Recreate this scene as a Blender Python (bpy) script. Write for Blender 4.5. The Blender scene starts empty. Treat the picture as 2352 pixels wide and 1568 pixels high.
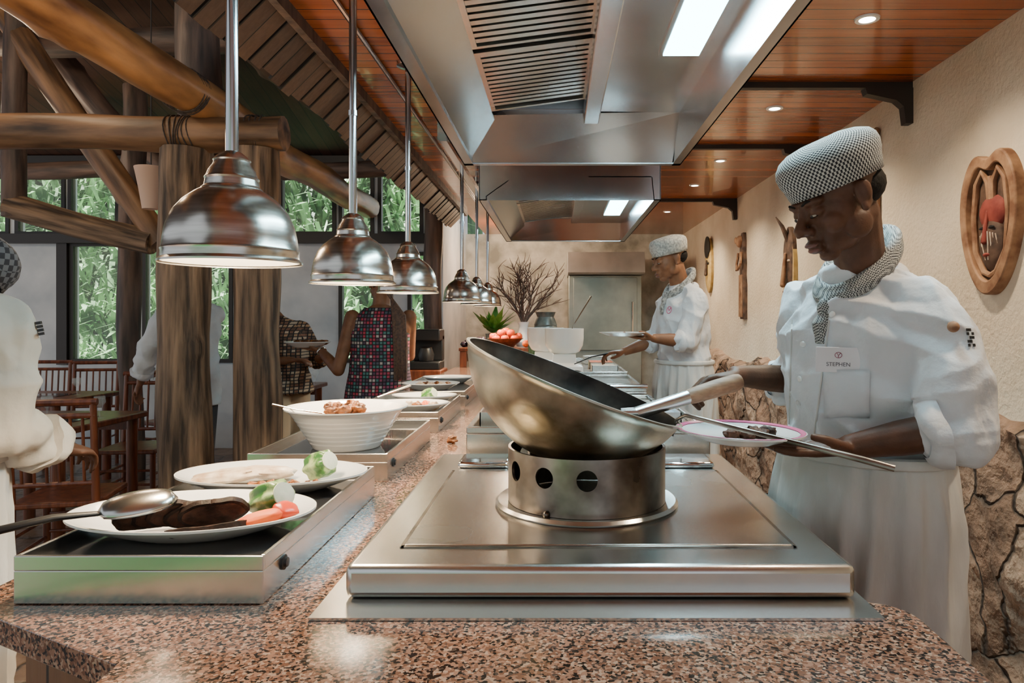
import bpy, math, random, bmesh
from mathutils import Vector, Matrix, noise
random.seed(7)
C=bpy.context.scene.collection
CZ=1.4
def S(u,v,d):  # surveyed world position: bearing read off the photo at a real distance d
    return Vector(((u-1280)*d/1600, d, CZ+(730-v)*d/1600))
# ---------------------------------------------------------------- materials
def newmat(name):
    m=bpy.data.materials.new(name); m.use_nodes=True
    nt=m.node_tree; b=nt.nodes['Principled BSDF']; return m,nt,b
def rgb(c): return (c[0],c[1],c[2],1)
def mat(name,c1,c2=None,rough=.5,metal=0,scale=8,stretch=(1,1,1),bump=0,bscale=None,detail=4,emit=0,lo=.35,hi=.65,coat=0,rvar=0,spec=.5,bd=.01):
    m,nt,b=newmat(name); N=nt.nodes; L=nt.links
    b.inputs['Base Color'].default_value=rgb(c1); b.inputs['Roughness'].default_value=rough; b.inputs['Metallic'].default_value=metal
    b.inputs['Coat Weight'].default_value=coat; b.inputs['Specular IOR Level'].default_value=spec
    tc=N.new('ShaderNodeTexCoord'); mp=N.new('ShaderNodeMapping'); mp.inputs['Scale'].default_value=stretch
    L.new(tc.outputs['Object'],mp.inputs['Vector'])
    nz=N.new('ShaderNodeTexNoise'); nz.inputs['Scale'].default_value=scale; nz.inputs['Detail'].default_value=detail
    L.new(mp.outputs[0],nz.inputs['Vector'])
    if c2 is not None:
        r=N.new('ShaderNodeValToRGB'); r.color_ramp.elements[0].position=lo; r.color_ramp.elements[1].position=hi
        r.color_ramp.elements[0].color=rgb(c1); r.color_ramp.elements[1].color=rgb(c2)
        L.new(nz.outputs['Fac'],r.inputs['Fac']); L.new(r.outputs[0],b.inputs['Base Color'])
    if rvar:
        mr=N.new('ShaderNodeMapRange'); mr.inputs['To Min'].default_value=max(.02,rough-rvar); mr.inputs['To Max'].default_value=rough+rvar
        L.new(nz.outputs['Fac'],mr.inputs['Value']); L.new(mr.outputs[0],b.inputs['Roughness'])
    if bump:
        n2=nz
        if bscale:
            n2=N.new('ShaderNodeTexNoise'); n2.inputs['Scale'].default_value=bscale; n2.inputs['Detail'].default_value=5; L.new(mp.outputs[0],n2.inputs['Vector'])
        bp=N.new('ShaderNodeBump'); bp.inputs['Strength'].default_value=bump; bp.inputs['Distance'].default_value=bd
        L.new(n2.outputs['Fac'],bp.inputs['Height']); L.new(bp.outputs[0],b.inputs['Normal'])
    if emit:
        b.inputs['Emission Color'].default_value=rgb(c1); b.inputs['Emission Strength'].default_value=emit
    return m
def plank(name,axis,width,c1,c2,rough=.4,gap=.06,grain=(1,1,1),bump=.5,coat=0):
    m,nt,b=newmat(name); N=nt.nodes; L=nt.links
    tc=N.new('ShaderNodeTexCoord'); sp=N.new('ShaderNodeSeparateXYZ'); L.new(tc.outputs['Object'],sp.inputs[0])
    def M(op,a,bv=None):
        n=N.new('ShaderNodeMath'); n.operation=op
        if hasattr(a,'node'): L.new(a,n.inputs[0])
        else: n.inputs[0].default_value=a
        if bv is not None:
            if hasattr(bv,'node'): L.new(bv,n.inputs[1])
            else: n.inputs[1].default_value=bv
        return n.outputs[0]
    q=M('DIVIDE',sp.outputs[axis],width); fr=M('FRACT',q); fl=M('FLOOR',q)
    wn=N.new('ShaderNodeTexWhiteNoise'); wn.noise_dimensions='1D'; L.new(fl,wn.inputs['W'])
    mp=N.new('ShaderNodeMapping'); mp.inputs['Scale'].default_value=grain; L.new(tc.outputs['Object'],mp.inputs['Vector'])
    nz=N.new('ShaderNodeTexNoise'); nz.inputs['Scale'].default_value=6; nz.inputs['Detail'].default_value=6; L.new(mp.outputs[0],nz.inputs['Vector'])
    mix=M('ADD',M('MULTIPLY',wn.outputs['Value'],.5),M('MULTIPLY',nz.outputs['Fac'],.6))
    r=N.new('ShaderNodeValToRGB'); r.color_ramp.elements[0].position=.15; r.color_ramp.elements[1].position=.85
    r.color_ramp.elements[0].color=rgb(c1); r.color_ramp.elements[1].color=rgb(c2); L.new(mix,r.inputs['Fac'])
    g=M('GREATER_THAN',fr,gap)
    mx=N.new('ShaderNodeMix'); mx.data_type='RGBA'; mx.inputs['A'].default_value=(c1[0]*.12,c1[1]*.12,c1[2]*.12,1)
    L.new(g,mx.inputs['Factor']); L.new(r.outputs[0],mx.inputs['B']); L.new(mx.outputs['Result'],b.inputs['Base Color'])
    bp=N.new('ShaderNodeBump'); bp.inputs['Strength'].default_value=bump; bp.inputs['Distance'].default_value=.01
    L.new(M('ADD',g,M('MULTIPLY',nz.outputs['Fac'],.3)),bp.inputs['Height']); L.new(bp.outputs[0],b.inputs['Normal'])
    b.inputs['Roughness'].default_value=rough; b.inputs['Coat Weight'].default_value=coat
    return m
def vor(name,scale,stops,rough=.2,bump=0,crack=None,const=True,stretch=(1,1,1),nmix=.5,cw=.05,bd=.03):
    m,nt,b=newmat(name); N=nt.nodes; L=nt.links
    tc=N.new('ShaderNodeTexCoord'); mp=N.new('ShaderNodeMapping'); mp.inputs['Scale'].default_value=stretch; L.new(tc.outputs['Object'],mp.inputs['Vector'])
    nz=N.new('ShaderNodeTexNoise'); nz.inputs['Scale'].default_value=scale*.8; nz.inputs['Detail'].default_value=5 if crack else 3; L.new(mp.outputs[0],nz.inputs['Vector'])
    mx=N.new('ShaderNodeMix'); mx.data_type='RGBA'; mx.blend_type='LINEAR_LIGHT'; mx.inputs['Factor'].default_value=.6/scale if not crack else .6/scale
    L.new(mp.outputs[0],mx.inputs['A']); L.new(nz.outputs['Color'],mx.inputs['B'])
    v=N.new('ShaderNodeTexVoronoi'); v.inputs['Scale'].default_value=scale; L.new(mx.outputs['Result'],v.inputs['Vector'])
    sp=N.new('ShaderNodeSeparateColor'); L.new(v.outputs['Color'],sp.inputs[0])
    r=N.new('ShaderNodeValToRGB'); cr=r.color_ramp; cr.interpolation='CONSTANT' if const else 'LINEAR'
    while len(cr.elements)<len(stops): cr.elements.new(.5)
    for e,(p,c) in zip(cr.elements,stops): e.position=p; e.color=rgb(c)
    L.new(sp.outputs[0],r.inputs['Fac']); out=r.outputs[0]
    n3=N.new('ShaderNodeTexNoise'); n3.inputs['Scale'].default_value=9; n3.inputs['Detail'].default_value=10; L.new(tc.outputs['Object'],n3.inputs['Vector'])
    m4=N.new('ShaderNodeMix'); m4.data_type='RGBA'; m4.blend_type='OVERLAY'; m4.inputs['Factor'].default_value=nmix
    L.new(out,m4.inputs['A']); L.new(n3.outputs['Fac'],m4.inputs['B']); out=m4.outputs['Result']
    if crack:
        v2=N.new('ShaderNodeTexVoronoi'); v2.feature='DISTANCE_TO_EDGE'; v2.inputs['Scale'].default_value=scale; L.new(mx.outputs['Result'],v2.inputs['Vector'])
        mr=N.new('ShaderNodeMapRange'); mr.inputs['From Max'].default_value=cw; L.new(v2.outputs['Distance'],mr.inputs['Value'])
        m5=N.new('ShaderNodeMix'); m5.data_type='RGBA'; m5.inputs['A'].default_value=rgb(crack); L.new(mr.outputs[0],m5.inputs['Factor']); L.new(out,m5.inputs['B']); out=m5.outputs['Result']
        ml=N.new('ShaderNodeMath'); ml.operation='MULTIPLY'; ml.inputs[1].default_value=2.0; L.new(n3.outputs['Fac'],ml.inputs[0])
        ad=N.new('ShaderNodeMath'); ad.operation='ADD'; L.new(mr.outputs[0],ad.inputs[0]); L.new(ml.outputs[0],ad.inputs[1])
        bp=N.new('ShaderNodeBump'); bp.inputs['Strength'].default_value=bump; bp.inputs['Distance'].default_value=bd; L.new(ad.outputs[0],bp.inputs['Height']); L.new(bp.outputs[0],b.inputs['Normal'])
    L.new(out,b.inputs['Base Color']); b.inputs['Roughness'].default_value=rough
    return m
def checker(name,c1,c2,scale,rough=.8,rot=(0,0,0)):
    m,nt,b=newmat(name); N=nt.nodes; L=nt.links
    tc=N.new('ShaderNodeTexCoord'); mp=N.new('ShaderNodeMapping'); mp.inputs['Rotation'].default_value=rot; L.new(tc.outputs['Object'],mp.inputs['Vector'])
    ck=N.new('ShaderNodeTexChecker'); ck.inputs['Scale'].default_value=scale; ck.inputs['Color1'].default_value=rgb(c1); ck.inputs['Color2'].default_value=rgb(c2)
    L.new(mp.outputs[0],ck.inputs['Vector']); L.new(ck.outputs['Color'],b.inputs['Base Color']); b.inputs['Roughness'].default_value=rough
    return m
def cylcheck(name,c1,c2,n,HM,cell=.0045):
    # woven checks wrapped round the crown of a cap (cylindrical coordinates of the cap itself)
    m,nt,b=newmat(name); N=nt.nodes; L=nt.links; I=HM.inverted()
    tc=N.new('ShaderNodeTexCoord'); mp=N.new('ShaderNodeMapping'); mp.inputs['Location'].default_value=I.to_translation(); mp.inputs['Rotation'].default_value=I.to_euler()
    L.new(tc.outputs['Object'],mp.inputs['Vector']); sp=N.new('ShaderNodeSeparateXYZ'); L.new(mp.outputs[0],sp.inputs[0])
    a=N.new('ShaderNodeMath'); a.operation='ARCTAN2'; L.new(sp.outputs[1],a.inputs[0]); L.new(sp.outputs[0],a.inputs[1])
    a2=N.new('ShaderNodeMath'); a2.operation='MULTIPLY'; a2.inputs[1].default_value=n/6.2832; L.new(a.outputs[0],a2.inputs[0])
    ln=N.new('ShaderNodeVectorMath'); ln.operation='LENGTH'; cb0=N.new('ShaderNodeCombineXYZ'); L.new(sp.outputs[0],cb0.inputs[0]); L.new(sp.outputs[1],cb0.inputs[1]); L.new(cb0.outputs[0],ln.inputs[0])
    sb=N.new('ShaderNodeMath'); sb.operation='SUBTRACT'; L.new(sp.outputs[2],sb.inputs[0]); L.new(ln.outputs['Value'],sb.inputs[1])
    z2=N.new('ShaderNodeMath'); z2.operation='DIVIDE'; z2.inputs[1].default_value=cell; L.new(sb.outputs[0],z2.inputs[0])
    cb=N.new('ShaderNodeCombineXYZ'); L.new(a2.outputs[0],cb.inputs[0]); L.new(z2.outputs[0],cb.inputs[1]); cb.inputs[2].default_value=.5
    ck=N.new('ShaderNodeTexChecker'); ck.inputs['Scale'].default_value=1; ck.inputs['Color1'].default_value=rgb(c1); ck.inputs['Color2'].default_value=rgb(c2)
    L.new(cb.outputs[0],ck.inputs['Vector']); L.new(ck.outputs['Color'],b.inputs['Base Color']); b.inputs['Roughness'].default_value=.9
    return m
STEEL=mat('brushed_steel',(.58,.565,.54),(.68,.665,.64),rough=.24,metal=1,scale=2,stretch=(.6,2,3),rvar=.06)
STEELX=mat('satin_steel',(.48,.465,.44),(.62,.605,.58),rough=.25,metal=1,scale=2.5,lo=.2,hi=.8,detail=2,rvar=.08)
HOODM=mat('hood_steel',(.48,.49,.51),(.66,.67,.69),rough=.24,metal=1,scale=2.5,lo=.2,hi=.8,detail=2,bump=.03,rvar=.08)
CABST=mat('cabinet_steel',(.26,.29,.26),(.40,.43,.39),rough=.5,metal=.7,scale=3,rvar=.1)
CHROME=mat('chrome',(.8,.8,.8),rough=.08,metal=1)
POLE=mat('pole_steel',(.5,.5,.52),rough=.16,metal=1)
LAMPM=mat('spun_aluminium',(.48,.45,.41),(.62,.58,.53),rough=.24,metal=1,scale=8,stretch=(1,1,20),rvar=.05)
BURN=mat('burnt_steel',(.10,.08,.065),(.38,.34,.30),rough=.3,metal=1,scale=9,bump=.08,rvar=.1)
WOKM=mat('seasoned_wok_steel',(.10,.085,.055),(.54,.50,.42),rough=.34,metal=1,scale=5.5,bump=.12,bscale=35,lo=.36,hi=.64,detail=14,rvar=.10)
WOKIN=mat('wok_black',(.02,.018,.017),(.09,.08,.07),rough=.35,metal=.8,scale=10)
BLKGLASS=mat('black_glass',(.02,.02,.022),rough=.12,coat=.5)
BLACK=mat('black_paint',(.012,.012,.013),rough=.4)
GRANITE=vor('granite',230,[(0,(.018,.013,.011)),(.20,(.17,.078,.048)),(.46,(.29,.15,.10)),(.74,(.39,.25,.18)),(.88,(.08,.052,.042))],rough=.12,nmix=.35)
PLASTER=mat('cream_plaster',(.68,.58,.44),(.78,.69,.55),rough=.85,scale=3,bump=.7,bscale=55)
WHITEWALL=mat('white_plaster',(.50,.55,.60),(.74,.77,.80),rough=.9,scale=2,bump=.2,detail=8)
MOTTLE=mat('mottled_grey_plaster',(.30,.30,.26),(.68,.68,.62),rough=.8,scale=4,detail=12,bump=.3)
STONE=vor('crazy_stone',2.3,[(0,(.20,.115,.072)),(.3,(.31,.195,.13)),(.6,(.37,.26,.185)),(.85,(.26,.165,.11))],rough=.8,bump=1,crack=(.05,.032,.022),const=False,cw=.025,nmix=1,bd=.05)
CEILW=plank('varnished_ceiling_boards',1,.085,(.17,.034,.009),(.50,.135,.034),rough=.24,grain=(.4,6,6),coat=.35)
FASC=plank('dark_eave_boards',1,.10,(.045,.023,.014),(.14,.076,.044),rough=.6,gap=.16,grain=(1,8,8))
ROOFW=plank('dark_roof_boards',0,.12,(.020,.009,.005),(.075,.031,.017),rough=.6,grain=(6,1,1))
FLOORM=vor('floor_tiles',2.2,[(0,(.16,.09,.06)),(.5,(.24,.15,.10))],rough=.3,bump=.2,crack=(.05,.04,.03))
LOG=mat('weathered_log',(.045,.028,.018),(.30,.19,.115),rough=.7,scale=6,stretch=(4,4,.35),bump=1,bd=.02,detail=12,lo=.36,hi=.66)
LOGG=mat('golden_log',(.11,.045,.018),(.56,.28,.105),rough=.36,scale=2.2,stretch=(3,3,.8),bump=.5,detail=10,lo=.34,hi=.68)
LOGB=mat('brown_log',(.05,.026,.014),(.32,.17,.083),rough=.5,scale=3,stretch=(4,4,.6),bump=.7,detail=10,lo=.34,hi=.68)
LOGD=mat('dark_log',(.03,.021,.018),(.14,.087,.065),rough=.6,scale=4,stretch=(4,4,.5),bump=.7,detail=8)
ROPE=mat('dark_rope',(.03,.02,.015),(.07,.05,.04),rough=.8,scale=60)
DKFRAME=mat('dark_frame',(.025,.02,.018),rough=.5)
CHAIRM=mat('mahogany',(.10,.026,.013),(.24,.07,.03),rough=.3,scale=6,stretch=(6,6,.6))
ORANGEW=mat('orange_wood',(.42,.12,.03),(.55,.18,.06),rough=.35,scale=6)
CABM=plank('counter_front_boards',0,.12,(.08,.035,.015),(.2,.09,.04),rough=.4,grain=(6,6,1))
GRIPW=mat('handle_wood',(.22,.105,.055),(.38,.20,.11),rough=.55,scale=10,stretch=(2,8,8),bump=.2)
PORC=mat('porcelain',(.80,.79,.77),rough=.15,coat=.4)
PINKR=mat('pink_rim_glaze',(.62,.12,.26),rough=.2)
CLOTH=mat('white_cotton',(.62,.635,.665),(.72,.735,.765),rough=.95,scale=6,bump=.8,bscale=12,detail=6,spec=.15,bd=.015)
CLOTHG=mat('apron_cotton',(.52,.505,.48),(.64,.625,.60),rough=.95,scale=5,bump=.5,bscale=9,stretch=(3,3,.8),spec=.15)
CREAMC=mat('cream_cotton',(.58,.53,.45),(.68,.62,.54),rough=.95,scale=5,bump=.7,bscale=10,spec=.15)
CHECK=checker('black_white_houndstooth',(.48,.48,.45),(.03,.03,.035),330,rot=(.3,.2,.5))
GREYC=mat('grey_speckled_cloth',(.15,.15,.15),(.42,.42,.4),rough=.9,scale=90,detail=1)
LTCAP=mat('pale_cap_cloth',(.28,.28,.27),(.52,.52,.48),rough=.9,scale=90,detail=1)
DKCAP=checker('woven_black_cap',(.02,.02,.025),(.12,.12,.13),70)
SKIN=mat('dark_brown_skin',(.066,.027,.014),(.115,.048,.026),rough=.5,scale=16,bump=.15,bscale=220,spec=.35,detail=8,bd=.004)
SKIN2=mat('brown_skin',(.17,.072,.036),(.25,.112,.058),rough=.5,scale=14,bump=.1,bscale=180,spec=.35,bd=.004)
HAIR=mat('black_hair',(.012,.010,.009),rough=.8,scale=60,bump=.5,spec=.2)
LIPM=mat('lip_skin',(.14,.055,.045),rough=.5)
EYEW=mat('eye_white',(.40,.35,.30),rough=.25)
TROU=mat('dark_trousers',(.05,.05,.055),rough=.9)
SHOEM=mat('black_shoe_leather',(.02,.02,.02),rough=.4)
MEAT=mat('roast_meat',(.018,.008,.005),(.085,.034,.020),rough=.6,scale=45,bump=.8,detail=8,bd=.004,spec=.2)
MEATC=mat('roast_meat_crust',(.008,.004,.003),(.030,.013,.008),rough=.6,scale=60,bump=.8,bd=.004,spec=.2)
GREEN=mat('courgette_green',(.03,.12,.02),(.36,.46,.2),rough=.35,scale=30,lo=.45,hi=.62)
PALEV=mat('pale_vegetable',(.50,.58,.35),(.75,.75,.6),rough=.4,scale=20,bump=.3)
RED=mat('tomato_red',(.60,.05,.015),(.75,.11,.03),rough=.3,scale=10,spec=.3)
CARROT=mat('carrot_orange',(.72,.085,.012),(.78,.16,.025),rough=.5,scale=20,spec=.25)
FISH=mat('pale_fish',(.42,.27,.16),(.78,.66,.52),rough=.5,scale=30,bump=.5,detail=8,bd=.005)
STEW=mat('brown_stew',(.08,.026,.01),(.30,.11,.035),rough=.45,scale=50,bump=.8,detail=6,bd=.005,spec=.3)
LEAF=mat('plant_leaf',(.04,.17,.02),(.12,.34,.06),rough=.4,scale=12)
BRIGHTLEAF=mat('bright_leaf',(.03,.60,.16),(.10,.85,.32),rough=.4,scale=8)
TWIG=mat('twig_bark',(.08,.05,.04),(.15,.10,.08),rough=.9,scale=40)
HEDGE=mat('sunlit_foliage',(.022,.11,.018),(.56,.88,.48),rough=.45,scale=2.2,lo=.38,hi=.62,detail=10)  # pale highlights and deep darks are painted into the leaf colour
BANK=mat('garden_bank',(.02,.07,.02),(.12,.22,.08),rough=.9,scale=2)
IVORY=mat('emitter_tube',(.42,.88,1.0),emit=20)
BULB=mat('warm_bulb',(1,.84,.62),emit=40)
DL=mat('downlight_lens',(1,.93,.82),emit=30)
LAMPIN=mat('lamp_inner_white',(.9,.85,.75),rough=.4)
# ---------------------------------------------------------------- geometry builder
class G:
    def __init__(s): s.v=[]; s.f=[]
    def add(s,vs,fs):
        o=len(s.v); s.v+= [Vector(x) for x in vs]; s.f+=[tuple(i+o for i in q) for q in fs]; return s
def box(g,a,b,M=None):
    x0,y0,z0=a; x1,y1,z1=b
    vs=[Vector(p) for p in ((x0,y0,z0),(x1,y0,z0),(x1,y1,z0),(x0,y1,z0),(x0,y0,z1),(x1,y0,z1),(x1,y1,z1),(x0,y1,z1))]
    if M: vs=[M@v for v in vs]
    return g.add(vs,[(0,3,2,1),(4,5,6,7),(0,1,5,4),(1,2,6,5),(2,3,7,6),(3,0,4,7)])
def loft(g,rings,cap=True,closed=True):
    n=len(rings[0]); vs=[p for r in rings for p in r]; fs=[]
    for i in range(len(rings)-1):
        for j in range(n if closed else n-1):
            k=(j+1)%n; fs.append((i*n+j,i*n+k,(i+1)*n+k,(i+1)*n+j))
    if cap:
        fs.append(tuple(range(n-1,-1,-1))); fs.append(tuple((len(rings)-1)*n+j for j in range(n)))
    return g.add(vs,fs)
def tube(g,pts,rads,seg=12,cap=True,flat=1):
    pts=[Vector(p) for p in pts]
    if not hasattr(rads,'__len__'): rads=[rads]*len(pts)
    rings=[]; up=None
    for i,p in enumerate(pts):
        t=(pts[min(i+1,len(pts)-1)]-pts[max(i-1,0)]).normalized()
        if up is None:
            up=Vector((0,0,1)) if abs(t.z)<.9 else Vector((1,0,0))
        x=up.cross(t).normalized(); up=t.cross(x).normalized()
        rings.append([p+(x*math.cos(a)+up*math.sin(a)*flat)*rads[i] for a in [2*math.pi*k/seg for k in range(seg)]])
    return loft(g,rings,cap)
def lathe(g,prof,M=None,seg=32,cap=True):
    rings=[[Vector((max(r,1e-4)*math.cos(a),max(r,1e-4)*math.sin(a),z)) for a in [2*math.pi*k/seg for k in range(seg)]] for r,z in prof]
    if M: rings=[[M@p for p in r] for r in rings]
    return loft(g,rings,cap=cap)
def ell(g,c,r,M=None,nu=16,nv=10):
    if not hasattr(r,'__len__'): r=(r,r,r)
    prof=[(math.sin(math.pi*i/nv),-math.cos(math.pi*i/nv)) for i in range(nv+1)]
    T_=Matrix.Translation(Vector(c))@Matrix.Diagonal((r[0],r[1],r[2],1))
    if M: T_=M@T_
    return lathe(g,prof,T_,nu)
def capsule(g,a,b,ra,rb,seg=14):
    a=Vector(a); b=Vector(b)
    ell(g,a,ra,nu=seg,nv=8); ell(g,b,rb,nu=seg,nv=8); tube(g,[a,b],[ra,rb],seg)
def T(x,y=None,z=None):
    return Matrix.Translation(Vector(x) if y is None else Vector((x,y,z)))
def frame(o,xd,zd,mirror=False):
    x=Vector(xd).normalized(); z=Vector(zd); z=(z-x*z.dot(x)).normalized(); y=z.cross(x)
    if mirror: y=-y
    M=Matrix.Identity(4)
    for i in range(3): M[i][0]=x[i]; M[i][1]=y[i]; M[i][2]=z[i]; M[i][3]=o[i]
    return M
def mesh_of(g,name,mats,smooth=True,angle=40):
    me=bpy.data.meshes.new(name); me.from_pydata([tuple(v) for v in g.v],[],g.f); me.validate(); me.update()
    if not isinstance(mats,(list,tuple)): mats=[mats]
    for m in mats: me.materials.append(m)
    if smooth:
        me.polygons.foreach_set('use_smooth',[True]*len(me.polygons))
        try: me.set_sharp_from_angle(angle=math.radians(angle))
        except Exception: pass
    return me
def obj(name,g,m,parent=None,smooth=True,bevel=0,label=None,cat=None,kind=None,group=None,angle=40):
    me=g if isinstance(g,bpy.types.Mesh) else mesh_of(g,name,m,smooth,angle)
    o=bpy.data.objects.new(name,me); C.objects.link(o)
    if bevel:
        md=o.modifiers.new('bev','BEVEL'); md.width=bevel; md.segments=2; md.limit_method='ANGLE'
    if parent: att(o,parent)
    if label: o['label']=label
    if cat: o['category']=cat
    if kind: o['kind']=kind
    if group: o['group']=group
    return o
def att(o,parent):
    o.parent=parent; w=Matrix.Identity(4); p=parent
    while p: w=Matrix.Translation(p.location)@w if p.type=='EMPTY' else w; p=p.parent
    o.matrix_parent_inverse=w.inverted()
def thing(name,loc,label,cat,group=None):
    o=bpy.data.objects.new(name,None); o.location=loc; o.empty_display_size=.05; C.objects.link(o)
    o['label']=label; o['category']=cat
    if group: o['group']=group
    return o
def dup(top,dx,label=None,rz=None):
    n=top.copy(); C.objects.link(n); n.location=top.location+Vector(dx)
    if rz is not None: n.rotation_euler=(0,0,rz)
    for c in top.children:
        k=c.copy(); C.objects.link(k); k.parent=n; k.matrix_parent_inverse=c.matrix_parent_inverse.copy()
    if label: n['label']=label
    return n
def remesh(g,name,m,voxel,smooth=4,folds=0,fs=1.0):
    me=mesh_of(g,name,m,False)
    t=bpy.data.objects.new('tmp',me); C.objects.link(t)
    r=t.modifiers.new('r','REMESH'); r.mode='VOXEL'; r.voxel_size=voxel; r.use_smooth_shade=True
    if smooth:
        s=t.modifiers.new('s','SMOOTH'); s.iterations=smooth; s.factor=.5
    dg=bpy.context.evaluated_depsgraph_get(); dg.update()
    out=bpy.data.meshes.new_from_object(t.evaluated_get(dg)); out.name=name
    if not out.materials: out.materials.append(m)
    if folds:
        nv=len(out.vertices); co=[0.0]*(nv*3); out.vertices.foreach_get('co',co); no=[0.0]*(nv*3); out.vertices.foreach_get('normal',no)
        for i in range(nv):
            x,y,z=co[3*i:3*i+3]; q=Vector((x*5*fs,y*5*fs,z*8*fs))
            w=Vector((noise.noise(q*.7),noise.noise(q*.7+Vector((7,1,3))),0))
            a=1-abs(noise.noise(q+w*1.2))*2.6; b=noise.noise(Vector((x*20,y*20,z*12)))
            c=1-abs(noise.noise(Vector((x*11+3,y*11,z*5+(x+y)*6))))*3
            d=folds*max(-.3,a)*.8+folds*.25*b+folds*.45*max(-.5,c)-folds*.5
            for k in range(3): co[3*i+k]+=no[3*i+k]*d
        out.vertices.foreach_set('co',co)
    out.polygons.foreach_set('use_smooth',[True]*len(out.polygons)); out.update()
    bpy.data.objects.remove(t); return out
def text(s,size,M,m,parent,name='lettering'):
    cu=bpy.data.curves.new('t','FONT'); cu.body=s; cu.size=size; cu.align_x='CENTER'; cu.align_y='CENTER'; cu.extrude=.0004
    t=bpy.data.objects.new('t',cu); C.objects.link(t)
    dg=bpy.context.evaluated_depsgraph_get(); dg.update()
    me=bpy.data.meshes.new_from_object(t.evaluated_get(dg)); bpy.data.objects.remove(t)
    me.transform(M); me.materials.clear(); me.materials.append(m)
    return obj(name,me,m,parent)
def logo(name,p1,p2,r,m,parent,wob=.05,r2=None):
    p1=Vector(p1); p2=Vector(p2); L=(p2-p1).length; q=(p2-p1).to_track_quat('Z','Y')
    g=G(); n=max(14,int(L/.05)); seg=36; rings=[]; sd=random.random()*50; r2=r2 or r
    knots=[(random.uniform(.1,.9)*L,random.uniform(0,6.28)) for _ in range(max(2,int(L/.8)))]
    for i in range(n+1):
        z=L*i/n; rr=r+(r2-r)*i/n
        off=Vector((noise.noise((sd,z*.9,0)),noise.noise((sd,5,z*.9)),0))*wob
        row=[]
        for k in range(seg):
            a=2*math.pi*k/seg
            f=1+.12*noise.noise((math.cos(a)+sd,math.sin(a),z*2))+.05*noise.noise((math.cos(a)*5+sd,math.sin(a)*5,z*1.0))+.02*noise.noise((math.cos(a)*9+sd,math.sin(a)*9,z*6))
            for kz,ka in knots:
                da=math.atan2(math.sin(a-ka),math.cos(a-ka)); f+=.16*math.exp(-((z-kz)/.05)**2-(da/.35)**2)
            row.append(Vector((math.cos(a),math.sin(a),0))*rr*f+off+Vector((0,0,z)))
        rings.append(row)
    loft(g,rings)
    o=obj(name,g,m,angle=60)
    o.parent=parent; o.matrix_parent_inverse=Matrix.Translation(parent.location).inverted()
    o.location=p1; o.rotation_mode='QUATERNION'; o.rotation_quaternion=q
    return o
# ---------------------------------------------------------------- room shell
CEIL=2.53; WX=1.7
g=G(); box(g,(-9,-3,-.05),(2.0,9.6,0)); obj('floor',g,FLOORM,kind='structure',smooth=False)
g=G(); box(g,(WX,-1,0),(WX+.15,9.55,CEIL)); obj('wall_right',g,PLASTER,kind='structure',smooth=False)
g=G(); box(g,(-1.23,9.4,0),(WX,9.55,CEIL)); obj('wall_back',g,MOTTLE,kind='structure',smooth=False)
g=G(); box(g,(-1.33,7.62,0),(-1.23,9.55,3.2)); obj('wall_side',g,WHITEWALL,kind='structure',smooth=False)
g=G(); box(g,(-.975,-1.5,CEIL),(WX+.15,9.55,CEIL+.05)); obj('ceiling',g,CEILW,kind='structure',smooth=False)
g=G(); y=-.8
while y<7.4:
    e=.03*random.random()
    box(g,(-.02,-.0,.012*random.random()),(.23+e,.092,.022),frame((-.975,y+.1,CEIL+.0),(-1,0,-1),(-1,0,1)))
    y+=.1
obj('trim_1',g,FASC,kind='structure',smooth=False)
g=G(); box(g,(-.985,-1.4,CEIL-.05),(-.955,7.4,CEIL)); obj('trim_2',g,LOGD,kind='structure',smooth=False)
g=G(); g.add([(-9,7.6,3.1),(2,7.6,3.1),(2,-2,5.6),(-9,-2,5.6),(-9,7.6,3.2),(2,7.6,3.2),(2,-2,5.7),(-9,-2,5.7)],[(0,1,2,3),(7,6,5,4),(0,4,5,1),(1,5,6,2),(2,6,7,3),(3,7,4,0)])
obj('ceiling_dining',g,ROOFW,kind='structure',smooth=False)
g=G(); n=260; top=[]
for i in range(n+1):
    y=-.8+10.2*i/n; top.append((y,1.06+.08*noise.noise((y*2,0,0))+.05*math.sin(y*1.7)+.02*noise.noise((y*9,0,0))))
rings=[]
for y,z in top:
    R=[]
    for k in range(30):
        t=k/29; R.append(Vector((WX-.07-.055*noise.noise((y*2.5,t*3,4))-.028*noise.noise((y*7,t*8,4))-.018*abs(noise.noise((y*16,t*18,4))),y,(z-.03)*t)))
    rings.append(R+[Vector((WX-.02,y,z)),Vector((WX+.01,y,z)),Vector((WX+.01,y,0))])
loft(g,rings); obj('trim_3',g,STONE,kind='structure',angle=60)
WY=7.5
low=[(-5.23,-4.69,.93,2.2),(-4.45,-3.5,.93,2.2),(-2.34,-1.95,.93,2.1),(-1.6,-1.28,.93,2.1)]
upp=[(-6.9,-5.9,2.3,3.02),(-5.82,-5.30,2.3,3.02),(-5.25,-4.72,2.3,3.02),(-4.5,-3.9,2.3,3.02),(-3.85,-3.05,2.3,3.02),(-2.98,-2.39,2.3,3.02),(-2.34,-1.98,2.3,3.02),(-1.92,-1.45,2.3,3.02)]
ops=low+upp
xs=sorted({-8.6,-1.23,*[o[0] for o in ops],*[o[1] for o in ops]}); zs=sorted({0,3.15,*[o[2] for o in ops],*[o[3] for o in ops]})
g=G()
for i in range(len(xs)-1):
    for j in range(len(zs)-1):
        cx=(xs[i]+xs[i+1])/2; cz=(zs[j]+zs[j+1])/2
        if any(o[0]<cx<o[1] and o[2]<cz<o[3] for o in ops): continue
        box(g,(xs[i],WY,zs[j]),(xs[i+1],WY+.12,zs[j+1]))
obj('wall_dining',g,WHITEWALL,kind='structure',smooth=False)
gm,nt,b=newmat('window_glass'); 
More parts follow.
